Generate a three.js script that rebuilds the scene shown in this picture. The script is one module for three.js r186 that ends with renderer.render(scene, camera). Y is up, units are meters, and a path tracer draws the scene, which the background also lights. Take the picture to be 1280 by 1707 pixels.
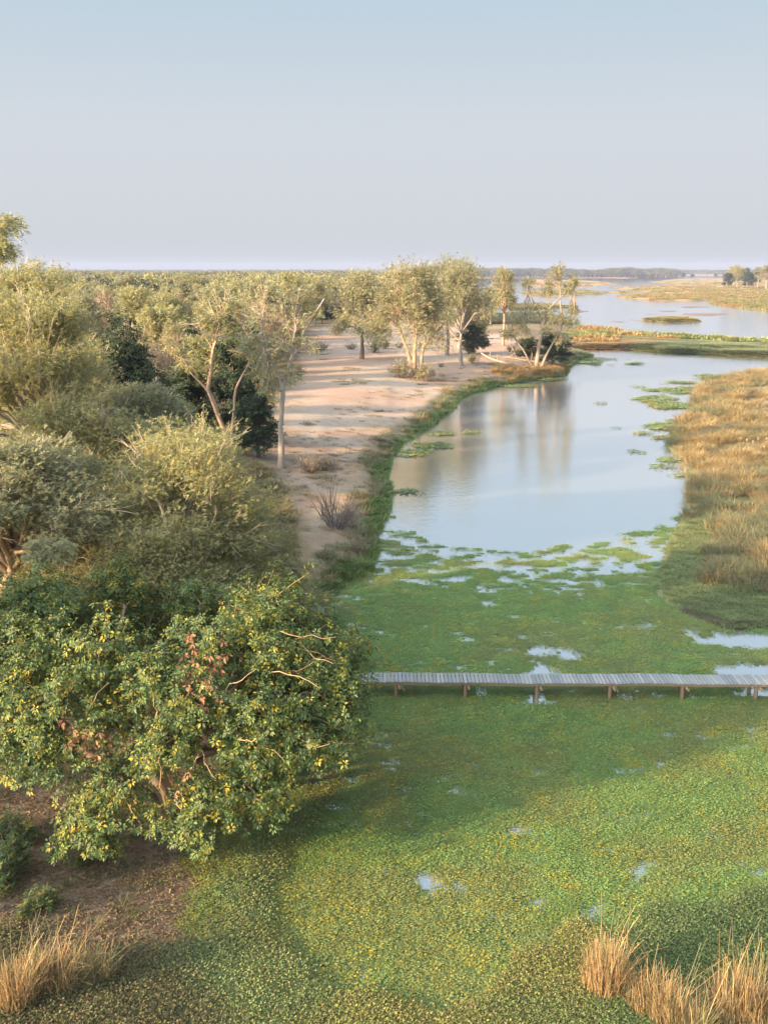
import * as THREE from 'three';

// ------------------------------------------------------------------ camera, sky, sun, haze, exposure
const H = 16, F = 1640, PITCH = Math.atan((853.5 - 450) / F);          // eye height (m); focal length and horizon of the photograph in its own pixels
const scene = new THREE.Scene();
const camera = new THREE.PerspectiveCamera(2 * Math.atan(853.5 / F) * 180 / Math.PI, 767 / 1024, 0.5, 40000);
camera.position.set(0, H, 0);
camera.rotation.set(-PITCH, 0, 0);
const EXPOSURE = 3.2;
const renderer = new THREE.WebGLRenderer({ antialias: true });
renderer.toneMapping = THREE.LinearToneMapping;
renderer.toneMappingExposure = EXPOSURE;
renderer.shadowMap.enabled = true;
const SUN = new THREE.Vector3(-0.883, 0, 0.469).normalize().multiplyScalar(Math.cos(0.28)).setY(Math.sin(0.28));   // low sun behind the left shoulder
{
  const W = 512, HH = 256, data = new Float32Array(W * HH * 4);
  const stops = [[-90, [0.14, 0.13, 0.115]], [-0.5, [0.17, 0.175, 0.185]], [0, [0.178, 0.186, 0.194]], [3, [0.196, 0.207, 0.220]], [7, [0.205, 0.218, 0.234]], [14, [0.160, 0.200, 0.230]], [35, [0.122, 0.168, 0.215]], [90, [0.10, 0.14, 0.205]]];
  for (let j = 0; j < HH; j++) for (let i = 0; i < W; i++) {
    const el = ((j + 0.5) / HH - 0.5) * Math.PI, az = ((i + 0.5) / W - 0.5) * 2 * Math.PI, y = Math.sin(el), x = Math.cos(az) * Math.cos(el), z = Math.sin(az) * Math.cos(el);
    const deg = el * 180 / Math.PI; let k = 0; while (k < stops.length - 2 && deg > stops[k + 1][0]) k++;
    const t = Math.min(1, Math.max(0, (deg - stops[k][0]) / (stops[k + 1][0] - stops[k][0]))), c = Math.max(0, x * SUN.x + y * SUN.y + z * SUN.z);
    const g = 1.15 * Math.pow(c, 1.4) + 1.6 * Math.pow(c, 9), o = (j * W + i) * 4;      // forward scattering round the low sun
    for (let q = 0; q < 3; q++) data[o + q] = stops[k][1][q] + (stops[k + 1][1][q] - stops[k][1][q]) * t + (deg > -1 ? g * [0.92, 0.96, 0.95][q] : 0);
    data[o + 3] = 1;
  }
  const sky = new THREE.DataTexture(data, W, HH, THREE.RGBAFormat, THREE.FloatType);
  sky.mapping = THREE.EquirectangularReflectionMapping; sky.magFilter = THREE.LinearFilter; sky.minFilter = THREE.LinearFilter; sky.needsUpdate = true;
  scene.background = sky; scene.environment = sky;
}
const sun = new THREE.DirectionalLight(new THREE.Color().setRGB(1, 0.68, 0.38), 4.8);
sun.name = 'sun';
sun.position.copy(SUN).multiplyScalar(400).add(new THREE.Vector3(0, 0, -80)); sun.target.position.set(0, 0, -80);
sun.castShadow = true; sun.shadow.radius = 3.5; sun.shadow.mapSize.set(4096, 4096);
Object.assign(sun.shadow.camera, { left: -260, right: 260, top: 200, bottom: -200, near: 1, far: 900 });
scene.add(sun, sun.target);
scene.fog = new THREE.FogExp2(new THREE.Color().setRGB(0.56, 0.66, 1.0), 0.00012);

// ------------------------------------------------------------------ helpers
const rng = (s) => { s = (s * 2654435761) >>> 0; return () => { s = (s + 0x6d2b79f5) | 0; let t = Math.imul(s ^ (s >>> 15), 1 | s); t = (t + Math.imul(t ^ (t >>> 7), 61 | t)) ^ t; return ((t ^ (t >>> 14)) >>> 0) / 4294967296; }; };
const lerp = (a, b, t) => a + (b - a) * t, clamp = (x, a = 0, b = 1) => Math.min(b, Math.max(a, x)), sstep = (a, b, x) => { const t = clamp((x - a) / (b - a)); return t * t * (3 - 2 * t); };
const hash2 = (i, j, s) => { let h = Math.imul(i, 374761393) ^ Math.imul(j, 668265263) ^ Math.imul(s, 1274126177); h = Math.imul(h ^ (h >>> 13), 1274126177); return ((h ^ (h >>> 16)) >>> 0) / 4294967296; };
const noise = (x, y, s = 1) => { const i = Math.floor(x), j = Math.floor(y), fx = x - i, fy = y - j, u = fx * fx * (3 - 2 * fx), v = fy * fy * (3 - 2 * fy); return lerp(lerp(hash2(i, j, s), hash2(i + 1, j, s), u), lerp(hash2(i, j + 1, s), hash2(i + 1, j + 1, s), u), v); };
const fbm = (x, y, s = 1, o = 4) => { let a = 0.5, r = 0, n = 0; for (let k = 0; k < o; k++) { r += a * noise(x, y, s + k * 17); n += a; a *= 0.5; x *= 2.03; y *= 2.03; } return r / n; };
const cosP = Math.cos(PITCH), sinP = Math.sin(PITCH);
// survey helpers: where the sight line through a photograph pixel meets the level y, and its height at a given distance
function ground(u, v, y = 0) { const dx = (u - 640) / F, dy = -(v - 853.5) / F, Y = dy * cosP - sinP, Z = -dy * sinP - cosP, t = (H - y) / -Y; return [dx * t, Z * t]; }
function heightAt(v, d) { const dy = -(v - 853.5) / F, Y = dy * cosP - sinP, Z = -dy * sinP - cosP; return H + Y * d / -Z; }
function seenAt(x, z, y = 0) { const zc = -z * cosP + (H - y) * sinP, yc = (y - H) * cosP - z * sinP; return [640 + F * x / zc, 853.5 - F * yc / zc, zc]; }
const used = {};
const numbered = (n) => { const k = used[n] = (used[n] ?? -1) + 1; return k ? n + '_' + String(k).padStart(3, '0') : n; };
function tag(o, label, category, group, kind) { o.userData = { ...o.userData, label }; if (category) o.userData.category = category; if (group) o.userData.group = group; if (kind) o.userData.kind = kind; return o; }
function base(name, x, y, z, turn = 0) { const o = new THREE.Group(); o.name = numbered(name); o.position.set(x, y, z); o.rotation.y = turn; scene.add(o); return o; }
function part(name, geometry, material, parent) { const m = new THREE.Mesh(geometry, material); m.name = name; m.castShadow = m.receiveShadow = true; parent.add(m); return m; }
function copy(o, x, y, z, turn, s, label, group) {
  const c = o.clone(); c.name = numbered(o.name.replace(/_\d+$/, '')); c.position.set(x, y, z); c.rotation.y = turn; c.scale.set(...(Array.isArray(s) ? s : [s, s, s]));
  c.userData = { ...o.userData, label: label ?? o.userData.label }; if (group) c.userData.group = group; else if (group === null) delete c.userData.group;
  scene.add(c); return c;
}
function instanced(name, geometry, material, list, kind = 'stuff') {        // list of [x, y, z, turn, sx, sy, sz, [r, g, b], tilt]
  const m = new THREE.InstancedMesh(geometry, material, list.length), e = new THREE.Euler(), q = new THREE.Quaternion(), M = new THREE.Matrix4(), p = new THREE.Vector3(), s = new THREE.Vector3(), c = new THREE.Color();
  list.forEach((a, i) => { e.set(a[8] ?? 0, a[3], a[9] ?? 0, 'YXZ'); q.setFromEuler(e); m.setMatrixAt(i, M.compose(p.set(a[0], a[1], a[2]), q, s.set(a[4], a[5], a[6]))); m.setColorAt(i, c.setRGB(...a[7])); });
  m.name = name; m.userData.kind = kind; m.castShadow = m.receiveShadow = true; scene.add(m); return m;
}
const dist = (a, b) => Math.hypot(a[0] - b[0], a[1] - b[1]);
function sd(poly, x, z) {                                                // signed distance to a polygon, positive inside
  let d = 1e18, inside = false;
  for (let i = 0, j = poly.length - 1; i < poly.length; j = i++) {
    const [ax, az] = poly[j], [bx, bz] = poly[i], ex = bx - ax, ez = bz - az, wx = x - ax, wz = z - az, t = clamp((wx * ex + wz * ez) / (ex * ex + ez * ez));
    d = Math.min(d, (wx - ex * t) ** 2 + (wz - ez * t) ** 2);
    if ((az > z) !== (bz > z) && x < (bx - ax) * (z - az) / (bz - az) + ax) inside = !inside;
  }
  return inside ? Math.sqrt(d) : -Math.sqrt(d);
}
// triangles with a colour for each face, for leaves and blades
class Leaves {
  p = []; c = [];
  tri(a, b, c, col) { this.p.push(...a, ...b, ...c); for (let k = 0; k < 3; k++) this.c.push(...col); }
  quad(a, b, c, d, col) { this.tri(a, b, c, col); this.tri(a, c, d, col); }
  get count() { return this.p.length / 9; }
  geometry() { const g = new THREE.BufferGeometry(); g.setAttribute('position', new THREE.Float32BufferAttribute(this.p, 3)); g.setAttribute('color', new THREE.Float32BufferAttribute(this.c, 3)); return g; }
}
// tapered tubes along polylines, for trunks and branches
class Wood {
  p = []; i = []; c = [];
  tube(pts, radii, sides, col) {
    const start = this.p.length / 3, n = pts.length;
    let side = null;
    for (let k = 0; k < n; k++) {
      const a = pts[Math.max(0, k - 1)], b = pts[Math.min(n - 1, k + 1)], d = norm(sub(b, a));
      side = norm(side ? sub(side, mul(d, dot(side, d))) : cross(d, Math.abs(d[1]) > 0.9 ? [1, 0, 0] : [0, 1, 0]));
      const up = cross(side, d);
      for (let s = 0; s < sides; s++) {
        const t = s / sides * 2 * Math.PI, r = radii[k] * (sides > 4 ? 0.9 + 0.2 * hash2(s, k >> 1, start) : 1), cs = Math.cos(t) * r, sn = Math.sin(t) * r, m = 0.85 + 0.3 * hash2(k, s, start + 5);
        this.p.push(pts[k][0] + side[0] * cs + up[0] * sn, pts[k][1] + side[1] * cs + up[1] * sn, pts[k][2] + side[2] * cs + up[2] * sn);
        this.c.push(col[0] * m, col[1] * m, col[2] * m);
      }
      if (k) for (let s = 0; s < sides; s++) { const a0 = start + (k - 1) * sides + s, a1 = start + (k - 1) * sides + (s + 1) % sides, b0 = a0 + sides, b1 = a1 + sides; this.i.push(a0, a1, b0, a1, b1, b0); }
    }
    const e = this.p.length / 3; this.p.push(...pts[n - 1]); this.c.push(...col);
    for (let s = 0; s < sides; s++) this.i.push(e - sides + s, e - sides + (s + 1) % sides, e);
  }
  geometry() { const g = new THREE.BufferGeometry(); g.setAttribute('position', new THREE.Float32BufferAttribute(this.p, 3)); g.setAttribute('color', new THREE.Float32BufferAttribute(this.c, 3)); g.setIndex(this.i); g.computeVertexNormals(); return g; }
}
const sub = (a, b) => [a[0] - b[0], a[1] - b[1], a[2] - b[2]], add = (a, b) => [a[0] + b[0], a[1] + b[1], a[2] + b[2]], mul = (a, s) => [a[0] * s, a[1] * s, a[2] * s], dot = (a, b) => a[0] * b[0] + a[1] * b[1] + a[2] * b[2];
const cross = (a, b) => [a[1] * b[2] - a[2] * b[1], a[2] * b[0] - a[0] * b[2], a[0] * b[1] - a[1] * b[0]], norm = (a) => { const l = Math.hypot(...a) || 1; return [a[0] / l, a[1] / l, a[2] / l]; };
const mix3 = (a, b, t) => [lerp(a[0], b[0], t), lerp(a[1], b[1], t), lerp(a[2], b[2], t)];
const ball = (R) => { for (;;) { const v = [R() * 2 - 1, R() * 2 - 1, R() * 2 - 1]; if (dot(v, v) < 1) return v; } };
const bezier = (a, b, c, n) => Array.from({ length: n + 1 }, (_, k) => { const t = k / n; return mix3(mix3(a, b, t), mix3(b, c, t), t); });

// ------------------------------------------------------------------ materials
function noiseTexture(size, f, srgb) {
  const d = new Uint8Array(size * size * 4);
  for (let y = 0; y < size; y++) for (let x = 0; x < size; x++) { const v = f(x / size, y / size), o = (y * size + x) * 4; for (let k = 0; k < 3; k++) d[o + k] = clamp(v[k] ?? v) * 255; d[o + 3] = 255; }
  const t = new THREE.DataTexture(d, size, size); t.wrapS = t.wrapT = THREE.RepeatWrapping; t.magFilter = THREE.LinearFilter; t.needsUpdate = true;
  if (srgb) t.colorSpace = THREE.SRGBColorSpace;
  return t;
}
const tileNoise = (u, v, n, s) => { const x = u * n, y = v * n, i = Math.floor(x), j = Math.floor(y), fx = x - i, fy = y - j, a = fx * fx * (3 - 2 * fx), b = fy * fy * (3 - 2 * fy), h = (p, q) => hash2(((p % n) + n) % n, ((q % n) + n) % n, s); return lerp(lerp(h(i, j), h(i + 1, j), a), lerp(h(i, j + 1), h(i + 1, j + 1), a), b); };
const grain = noiseTexture(512, (u, v) => 0.55 + 0.45 * (0.25 * tileNoise(u, v, 12, 3) + 0.25 * tileNoise(u, v, 37, 4) + 0.3 * tileNoise(u, v, 110, 5) + 0.2 * tileNoise(u, v, 256, 6)) / 0.8);
const ripples = noiseTexture(512, (u, v) => 0.4 * tileNoise(u, v * 1, 16, 7) + 0.35 * tileNoise(u, v, 41, 8) + 0.25 * tileNoise(u, v, 90, 9));
const M = {
  ground: new THREE.MeshStandardMaterial({ name: 'ground', vertexColors: true, roughness: 0.95, map: grain, bumpMap: grain, bumpScale: 0.06 }),
  water: new THREE.MeshPhysicalMaterial({ name: 'water', color: new THREE.Color().setRGB(0.80, 0.82, 0.84), metalness: 0.88, roughness: 0.04, bumpMap: ripples, bumpScale: 0.007 }),
  bark: new THREE.MeshStandardMaterial({ name: 'bark', vertexColors: true, roughness: 0.9 }),
  leaf: new THREE.MeshPhysicalMaterial({ name: 'leaf', vertexColors: true, roughness: 0.8, transmission: 0.5, thickness: 0, specularIntensity: 0.5, side: THREE.DoubleSide }),
  gloss: new THREE.MeshPhysicalMaterial({ name: 'glossy_leaf', vertexColors: true, roughness: 0.55, transmission: 0.3, thickness: 0, specularIntensity: 0.35, side: THREE.DoubleSide }),
  blade: new THREE.MeshPhysicalMaterial({ name: 'grass_blade', vertexColors: true, roughness: 0.8, transmission: 0.3, thickness: 0, specularIntensity: 0.4, side: THREE.DoubleSide }),
  weed: new THREE.MeshPhysicalMaterial({ name: 'water_weed', vertexColors: true, roughness: 0.6, transmission: 0.2, thickness: 0, specularIntensity: 0.5, side: THREE.DoubleSide }),
  deck: new THREE.MeshStandardMaterial({ name: 'weathered_plank', roughness: 0.85, color: 0xffffff }),
};

// ------------------------------------------------------------------ the lie of the land, surveyed along the waterline
const line = (pts, y = 0) => pts.map(([u, v]) => ground(u, v, y));
const mainland = [[-40, 40], [20, 20], ...line([[560, 1690], [470, 1600], [430, 1500], [500, 1400], [575, 1300], [610, 1210], [605, 1130], [575, 1070], [548, 1000], [590, 968], [624, 950], [630, 900], [640, 862], [650, 832], [641, 790], [652, 765], [672, 742], [722, 712], [748, 688], [772, 662], [830, 644], [895, 634], [940, 627], [950, 613], [962, 603], [985, 597], [990, 590], [955, 585], [960, 565], [955, 548], [900, 545], [800, 548], [790, 520], [782, 480], [775, 466], [700, 461]]), [-900, -2600], [-6000, -2600], [-6000, 40]];
const spit = line([[940, 583], [1040, 583], [1100, 588], [1180, 592], [1280, 598], [1420, 604], [1420, 577], [1280, 571], [1200, 567], [1130, 563], [1060, 559], [1035, 552], [1010, 548], [960, 546], [935, 556]]);
const rightBank = line([[1320, 618], [1280, 622], [1235, 628], [1180, 638], [1158, 652], [1153, 690], [1118, 722], [1114, 748], [1143, 768], [1150, 800], [1142, 850], [1124, 885], [1108, 930], [1096, 965], [1092, 990], [1120, 1018], [1175, 1038], [1210, 1052], [1280, 1048], [1420, 1050], [1700, 900], [1700, 700], [1700, 620]]);
const isles = [
  { p: [[1026, 495], [1060, 499], [1100, 502], [1175, 501], [1192, 508], [1240, 514], [1285, 519], [1500, 530], [1500, 462], [1280, 464], [1200, 464], [1130, 465], [1080, 470], [1120, 476], [1020, 480], [1075, 487], [1078, 490]], c: 0 },
  { p: [[880, 477], [940, 479], [1032, 474], [1000, 469], [950, 467], [880, 466]], c: 1 },
  { p: [[875, 493], [950, 494], [1020, 489], [985, 484], [930, 481], [870, 484]], c: 2 },
  { p: [[855, 516], [930, 515], [957, 511], [920, 508], [860, 507]], c: 2 },
  { p: [[925, 523], [965, 523], [991, 519], [960, 516.5], [930, 518]], c: 3 },
  { p: [[800, 542], [880, 543], [955, 541], [962, 533], [930, 527], [860, 523], [800, 526]], c: 2 },
  { p: [[800, 505], [830, 505], [850, 500], [830, 496], [800, 497]], c: 2 },
  { p: [[1126, 523.5], [1180, 527.5], [1231, 525.5], [1200, 522], [1150, 521.5]], c: 3 },
  { p: [[1072, 534], [1110, 537.5], [1171, 537], [1150, 531], [1100, 529]], c: 2 },
  { p: [[1026, 531.5], [1050, 534.5], [1070, 534.5], [1055, 532]], c: 3 },
  { p: [[1045, 526], [1090, 526], [1105, 523.5], [1070, 523.5]], c: 3 },
  { p: [[985, 487], [1040, 489], [1075, 491], [1040, 486.5]], c: 1 },
  { p: [[1110, 512], [1160, 514], [1200, 512], [1150, 510]], c: 3 },
  { p: [[1000, 536], [1030, 538], [1055, 537], [1020, 535]], c: 3 },
  { p: [[1085, 519.5], [1120, 520.5], [1140, 519], [1110, 518]], c: 3 },
  { p: [[1120, 484], [1180, 486], [1240, 483], [1170, 481]], c: 1 },
  { p: [[1200, 509], [1260, 511], [1280, 509], [1220, 507]], c: 2 },
  { p: [[700, 461.5], [800, 464], [860, 463.5], [950, 463.5], [1050, 464], [1125, 461.5], [1125, 458], [950, 457.5], [700, 457.5]], c: 1 },
].map((o) => ({ c: o.c, p: line(o.p) }));
const farShore = [[-4000, -2850], [600, -2800], [1000, -2950], [4000, -2900], [4000, -5000], [-4000, -5000]];
const clearing = line([[430, 790], [455, 720], [492, 660], [505, 610], [525, 560], [570, 545], [660, 543], [740, 552], [800, 560], [860, 575], [960, 600], [945, 634], [770, 668], [655, 760], [645, 862], [622, 960], [575, 1040], [600, 1110], [560, 1110], [500, 960], [520, 880], [470, 800]], 0.6);
const litterLand = line([[-60, 1130], [300, 1120], [620, 1170], [560, 1290], [530, 1325], [450, 1400], [390, 1470], [320, 1560], [210, 1600], [60, 1600], [-60, 1590]], 0.4);
const marsh = [...line([[330, 1560], [480, 1600], [700, 1655], [860, 1630], [960, 1570], [1060, 1520], [1160, 1490], [1290, 1470], [1500, 1440]]), [40, -8], [-12, -8]];
const inBounds = (p) => { let a = 1e9, b = -1e9, c = 1e9, d = -1e9; for (const q of p) { a = Math.min(a, q[0]); b = Math.max(b, q[0]); c = Math.min(c, q[1]); d = Math.max(d, q[1]); } return [a - 30, b + 30, c - 60, d + 60]; };
for (const i of isles) i.b = inBounds(i.p);
// height and kind of the land at a place
function land(x, z) {
  const d = -z, w = clamp(d / 140, 0.15, 3), wob = (fbm(x / (3 * w), z / (3 * w), 21, 3) - 0.5) * 2.2 * w;
  let h = -1.2, kind = 'bed', s = -99;
  const m = sd(mainland, x, z) + wob * 0.8;
  if (m > -4) {
    const steep = sstep(34, 44, d), e = lerp(0.10, 1, steep);
    const up = m <= 0 ? m * 0.25 : (steep * (1.0 * sstep(0, 2.4, m) + 0.9 * sstep(2, 14, m)) + (1 - steep) * (0.09 * m * (m < 14 ? 1 : 14 / m))) ;
    h = up + (m > 0 ? e * 0.14 * sstep(0, 3, m) * (fbm(x / 4, z / 4, 31) - 0.4) + 0.35 * sstep(20, 60, m) * (fbm(x / 40, z / 40, 33) - 0.3) : 0); kind = 'mainland'; s = m;
  }
  const r = d > 30 && x > 5 ? sd(rightBank, x, z) + wob * 0.5 : -99;
  if (r > -4 && r > s) { h = r < 0 ? r * 0.2 : 0.28 * sstep(0, 0.4, r) + 0.5 * sstep(0.5, 7, r) + 0.3 * (fbm(x / 5, z / 5, 41) - 0.4) * sstep(0, 3, r); kind = 'bank'; s = r; }
  const p = d > 150 ? sd(spit, x, z) + wob * 1.2 : -99;
  if (p > -4 && p > s) { h = p < 0 ? p * 0.2 : 0.5 * sstep(0, 5, p) + 0.4 * (fbm(x / 8, z / 8, 43)) * sstep(0, 8, p); kind = 'spit'; s = p; }
  if (d < 36) { const q = sd(marsh, x, z) + (fbm(x / 2, z / 2, 51) - 0.5) * 2; if (q > -2 && q > s - 3) { const b = -0.05 + 0.05 * q + 0.22 * (fbm(x / 1.6, z / 1.6, 53) - 0.42); if (b > h) { h = Math.min(b, 0.3); kind = 'marsh'; s = q; } } }
  if (d > 180) for (const i of isles) if (x > i.b[0] && x < i.b[1] && z > i.b[2] && z < i.b[3]) { const q = sd(i.p, x, z) + (fbm(x / 14, z / 20, 61) - 0.5) * 9; if (q > -8 && q > s) { const top = i.c === 3 ? 0.18 : 0.7; h = q < 0 ? q * 0.1 : top * sstep(0, i.c === 3 ? 4 : 6, q); kind = 'isle' + i.c; s = q; } }
  if (d > 2600) { const q = sd(farShore, x, z); if (q > -100 && q > s) { h = Math.max(-0.5, Math.min(2, q * 0.02)); kind = 'isle0'; s = q; } }
  return { h, kind, s };
}
const C = { sand: [0.46, 0.335, 0.255], sandPale: [0.48, 0.385, 0.31], sunlitSand: [0.46, 0.29, 0.21], dry: [0.34, 0.25, 0.13], floor: [0.20, 0.15, 0.09], litter: [0.22, 0.155, 0.105], litterPale: [0.30, 0.225, 0.155], green: [0.16, 0.20, 0.065], moss: [0.12, 0.145, 0.055], gold: [0.40, 0.27, 0.10], mud: [0.19, 0.14, 0.12], bed: [0.10, 0.095, 0.07], rust: [0.44, 0.27, 0.17] };
function landColour(x, z, L) {
  const n1 = fbm(x / 3, z / 3, 71), n2 = fbm(x / 12, z / 12, 73), d = -z, n3 = fbm(x / 0.7, z / 0.7, 75, 2);
  if (L.h < -0.02) return C.bed;
  if (L.kind === 'mainland') {
    let c = mix3(C.floor, C.dry, sstep(0.35, 0.65, n2));
    if (d < 46) c = mix3(mix3(C.litter, C.litterPale, n2), C.moss, sstep(0.7, -0.9, sd(litterLand, x, z) + (n1 - 0.5) * 3));
    if (d > 165 && x > 28 && z > -260 && x > 0.19 * d) return mix3([0.21, 0.26, 0.095], C.dry, 0.1 + 0.35 * n1);
    const k = sd(clearing, x, z) + (n1 - 0.5) * 9;
    const sand = mix3(mix3(mix3(C.sand, C.sandPale, sstep(0.35, 0.65, n2)), C.sunlitSand, 0.8 * sstep(0.42, 0.68, fbm(x / 9, z / 3.2, 78))), C.dry, 0.4 * sstep(0.5, 0.72, n1) * sstep(0.4, 0.6, n3));  // reddish streaks paint sunlit bands into the sand colour
    c = mix3(c, sand, sstep(-2.5, 1.5, k));
    if (d > 46) { c = mix3(c, C.dry, sstep(3.2, 1.6, L.s + (n1 - 0.5) * 3) * 0.6); if (d < 100) c = mix3(c, mix3(C.dry, C.litterPale, n3), 0.75 * sstep(7.5, 3, L.s + (n1 - 0.5) * 6) * sstep(0.35, 0.6, n3 * 0.5 + n1 * 0.5)); c = mix3(c, C.green, sstep(1.6, 0.6, L.s + (n1 - 0.5) * 1.5)); }
    return c;
  }
  if (L.kind === 'bank') { let c = mix3(mix3(C.green, C.dry, 0.5), C.gold, 0.6 * sstep(0.5, 0.72, n2)); c = mix3(c, [0.17, 0.205, 0.09], sstep(4.4, 2.6, L.s + (n1 - 0.5) * 2) * (d < 50 ? 1 : 0.5)); if (d < 45) c = mix3(c, [0.075, 0.06, 0.04], sstep(0.75, 0.35, L.s)); const [u, v] = seenAt(x, z, 0.6); return mix3(c, C.sand, sstep(1235, 1260, u + (n1 - 0.5) * 60) * sstep(715, 690, v) * sstep(640, 652, v)); }
  if (L.kind === 'spit') return mix3(mix3([0.21, 0.26, 0.095], C.dry, 0.1 + 0.35 * n1), C.gold, sstep(0.55, 0.75, n2) * 0.5);
  if (L.kind === 'marsh') return mix3(mix3(C.moss, C.green, n1), C.mud, sstep(0.05, 0.0, L.h) * 0.8);
  const t = +L.kind[4];
  if (t === 3) return mix3(C.mud, C.rust, n2 * 0.4);
  if (t === 2) return mix3(mix3(C.green, C.dry, 0.5), C.gold, sstep(0.45, 0.65, fbm(x / 30, z / 60, 77)) * 0.6);
  return mix3(mix3(C.rust, C.gold, n2), C.green, 0.5 * sstep(0.5, 0.65, fbm(x / 60, z / 120, 79)));
}
{ // the ground: one sheet from under the eye to the horizon, its cells growing with distance
  const xs = [0], zs = [];
  for (let x = 0, s = 0.32; x < 2600;) { s = x < 24 ? 0.36 : Math.min(s * 1.045, 900); x += s; xs.push(x); xs.unshift(-x); }
  for (let d = -8, s = 0.32; d < 3400;) { s = d < 12 ? 0.8 : d < 58 ? 0.36 : Math.min(s * 1.022, 900); zs.push(-d); d += s; }
  const nx = xs.length, nz = zs.length, pos = new Float32Array(nx * nz * 3), col = new Float32Array(nx * nz * 3), uv = new Float32Array(nx * nz * 2), idx = [];
  for (let j = 0, o = 0; j < nz; j++) for (let i = 0; i < nx; i++, o++) {
    const x = xs[i], z = zs[j], off = Math.abs(x) > 0.46 * Math.max(-z, 15) + 25;
    const L = land(x, z), c = landColour(x, z, L);
    pos.set([x, L.h, z], o * 3); col.set(c, o * 3); uv.set([x / 5, z / 5], o * 2);
    if (i && j) { const a = o - nx - 1, b = o - nx, e = o - 1; idx.push(a, b, e, b, o, e); }
  }
  const g = new THREE.BufferGeometry();
  g.setAttribute('position', new THREE.BufferAttribute(pos, 3)); g.setAttribute('color', new THREE.BufferAttribute(col, 3)); g.setAttribute('uv', new THREE.BufferAttribute(uv, 2)); g.setIndex(idx); g.computeVertexNormals();
  const m = part('ground', g, M.ground, scene); m.userData.kind = 'structure'; m.userData.label = 'sandy floodplain with dry clearing, grassy banks and far islands';
  console.log('ground', nx, nz, idx.length / 3);
  const w = new THREE.PlaneGeometry(5300, 3600, 1, 1); w.rotateX(-Math.PI / 2); w.translate(0, 0, -1640);
  for (let k = 0; k < w.attributes.uv.count; k++) w.attributes.uv.setXY(k, w.attributes.position.getX(k) / 7, w.attributes.position.getZ(k) / 4);
  const wm = part('water', w, M.water, scene); wm.userData.kind = 'structure'; wm.userData.label = 'calm pale lagoon and river channels reflecting the evening sky';
}

// ------------------------------------------------------------------ floating weed on the lagoon
const holes = [[1235, 1066, 62, 11], [1255, 1121, 68, 10], [948, 1092, 13, 7], [900, 1087, 26, 6], [905, 1122, 24, 7], [710, 1468, 20, 15], [868, 1388, 17, 8], [898, 1507, 14, 7], [588, 1301, 7, 5], [1110, 1228, 14, 4], [1095, 1276, 7, 5], [892, 1289, 9, 4], [1270, 1460, 12, 8], [1225, 1445, 9, 4], [1180, 1395, 8, 5], [930, 1538, 12, 6], [975, 1525, 10, 5], [890, 1168, 14, 5], [760, 1322, 8, 4], [790, 1330, 7, 4], [1260, 1155, 30, 5], [400, 1585, 26, 10]];
const patches = [[690, 821, 34, 5], [668, 826, 22, 5], [718, 742, 30, 10], [735, 726, 24, 7], [690, 755, 30, 8], [785, 722, 10, 2.2], [820, 770, 6, 1.6], [655, 862, 8, 4], [648, 885, 6, 6], [915, 633, 40, 5], [870, 643, 50, 4], [975, 602, 40, 6], [1005, 597, 34, 4], [1040, 600, 18, 2.4], [1050, 607, 22, 2.4], [1005, 672, 14, 2.4], [1025, 713, 6, 1.4], [1095, 665, 44, 10], [1120, 650, 60, 9], [1130, 640, 40, 6], [1180, 628, 50, 5], [1250, 622, 40, 4], [1120, 677, 50, 8], [1060, 645, 12, 2], [1080, 736, 45, 3], [1105, 728, 22, 6], [1100, 712, 28, 6], [1120, 705, 26, 8], [1060, 755, 14, 4], [1120, 765, 30, 6], [1110, 779, 24, 4], [1130, 792, 22, 4], [1115, 842, 26, 5], [1130, 865, 14, 4], [1035, 888, 7, 2], [1100, 888, 16, 4], [1130, 700, 24, 9], [1070, 723, 30, 3], [925, 625, 22, 4], [1000, 610, 30, 2]];
function weedAt(x, z) {
  const d = -z; if (d > 190 || d < 14) return 0;
  const [u, v] = seenAt(x, z); let w = 0;
  const edge = 914 + 10 * Math.sin(u / 60) - 22 * sstep(760, 640, u) - 30 * sstep(1000, 1100, u) + (fbm(x / 1.7, z / 2.2, 81) - 0.5) * 22;
  if (v > edge - 12) w = lerp(lerp(0.54, 0.45, sstep(950, 1090, u)), 1.0, sstep(edge, edge + 125, v)) * sstep(edge - 6, edge, v);
  else for (const [a, b, r, q] of patches) { const k = Math.hypot((u - a) / r, (v - b) / q); if (k < 1.35) w = Math.max(w, 0.70 * sstep(1.35, 0.35, k)); }
  for (const [a, b, r, q] of holes) { const k = Math.hypot((u - a) / (r * 1.1 + 3), (v - b) / (q * 1.1 + 2)) + (fbm(x / 0.6, z / 0.6, 87, 3) - 0.5) * 1.5; if (k < 1.3) w = Math.min(w, sstep(0.75, 1.3, k)); }
  return w;
}
const weedOn = (x, z) => { const w = weedAt(x, z); if (w <= 0) return false; const n = z < -60 ? 0.5 * fbm(x / 5, z / 2.4, 91, 3) + 0.5 * fbm(x / 1.5, z / 1.1, 92, 2) : 0.40 * fbm(x / 1.9, z / 1.1, 91, 3) + 0.60 * fbm(x / 0.62, z / 0.42, 92, 2); return n < 0.175 + 0.50 * w; };
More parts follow.
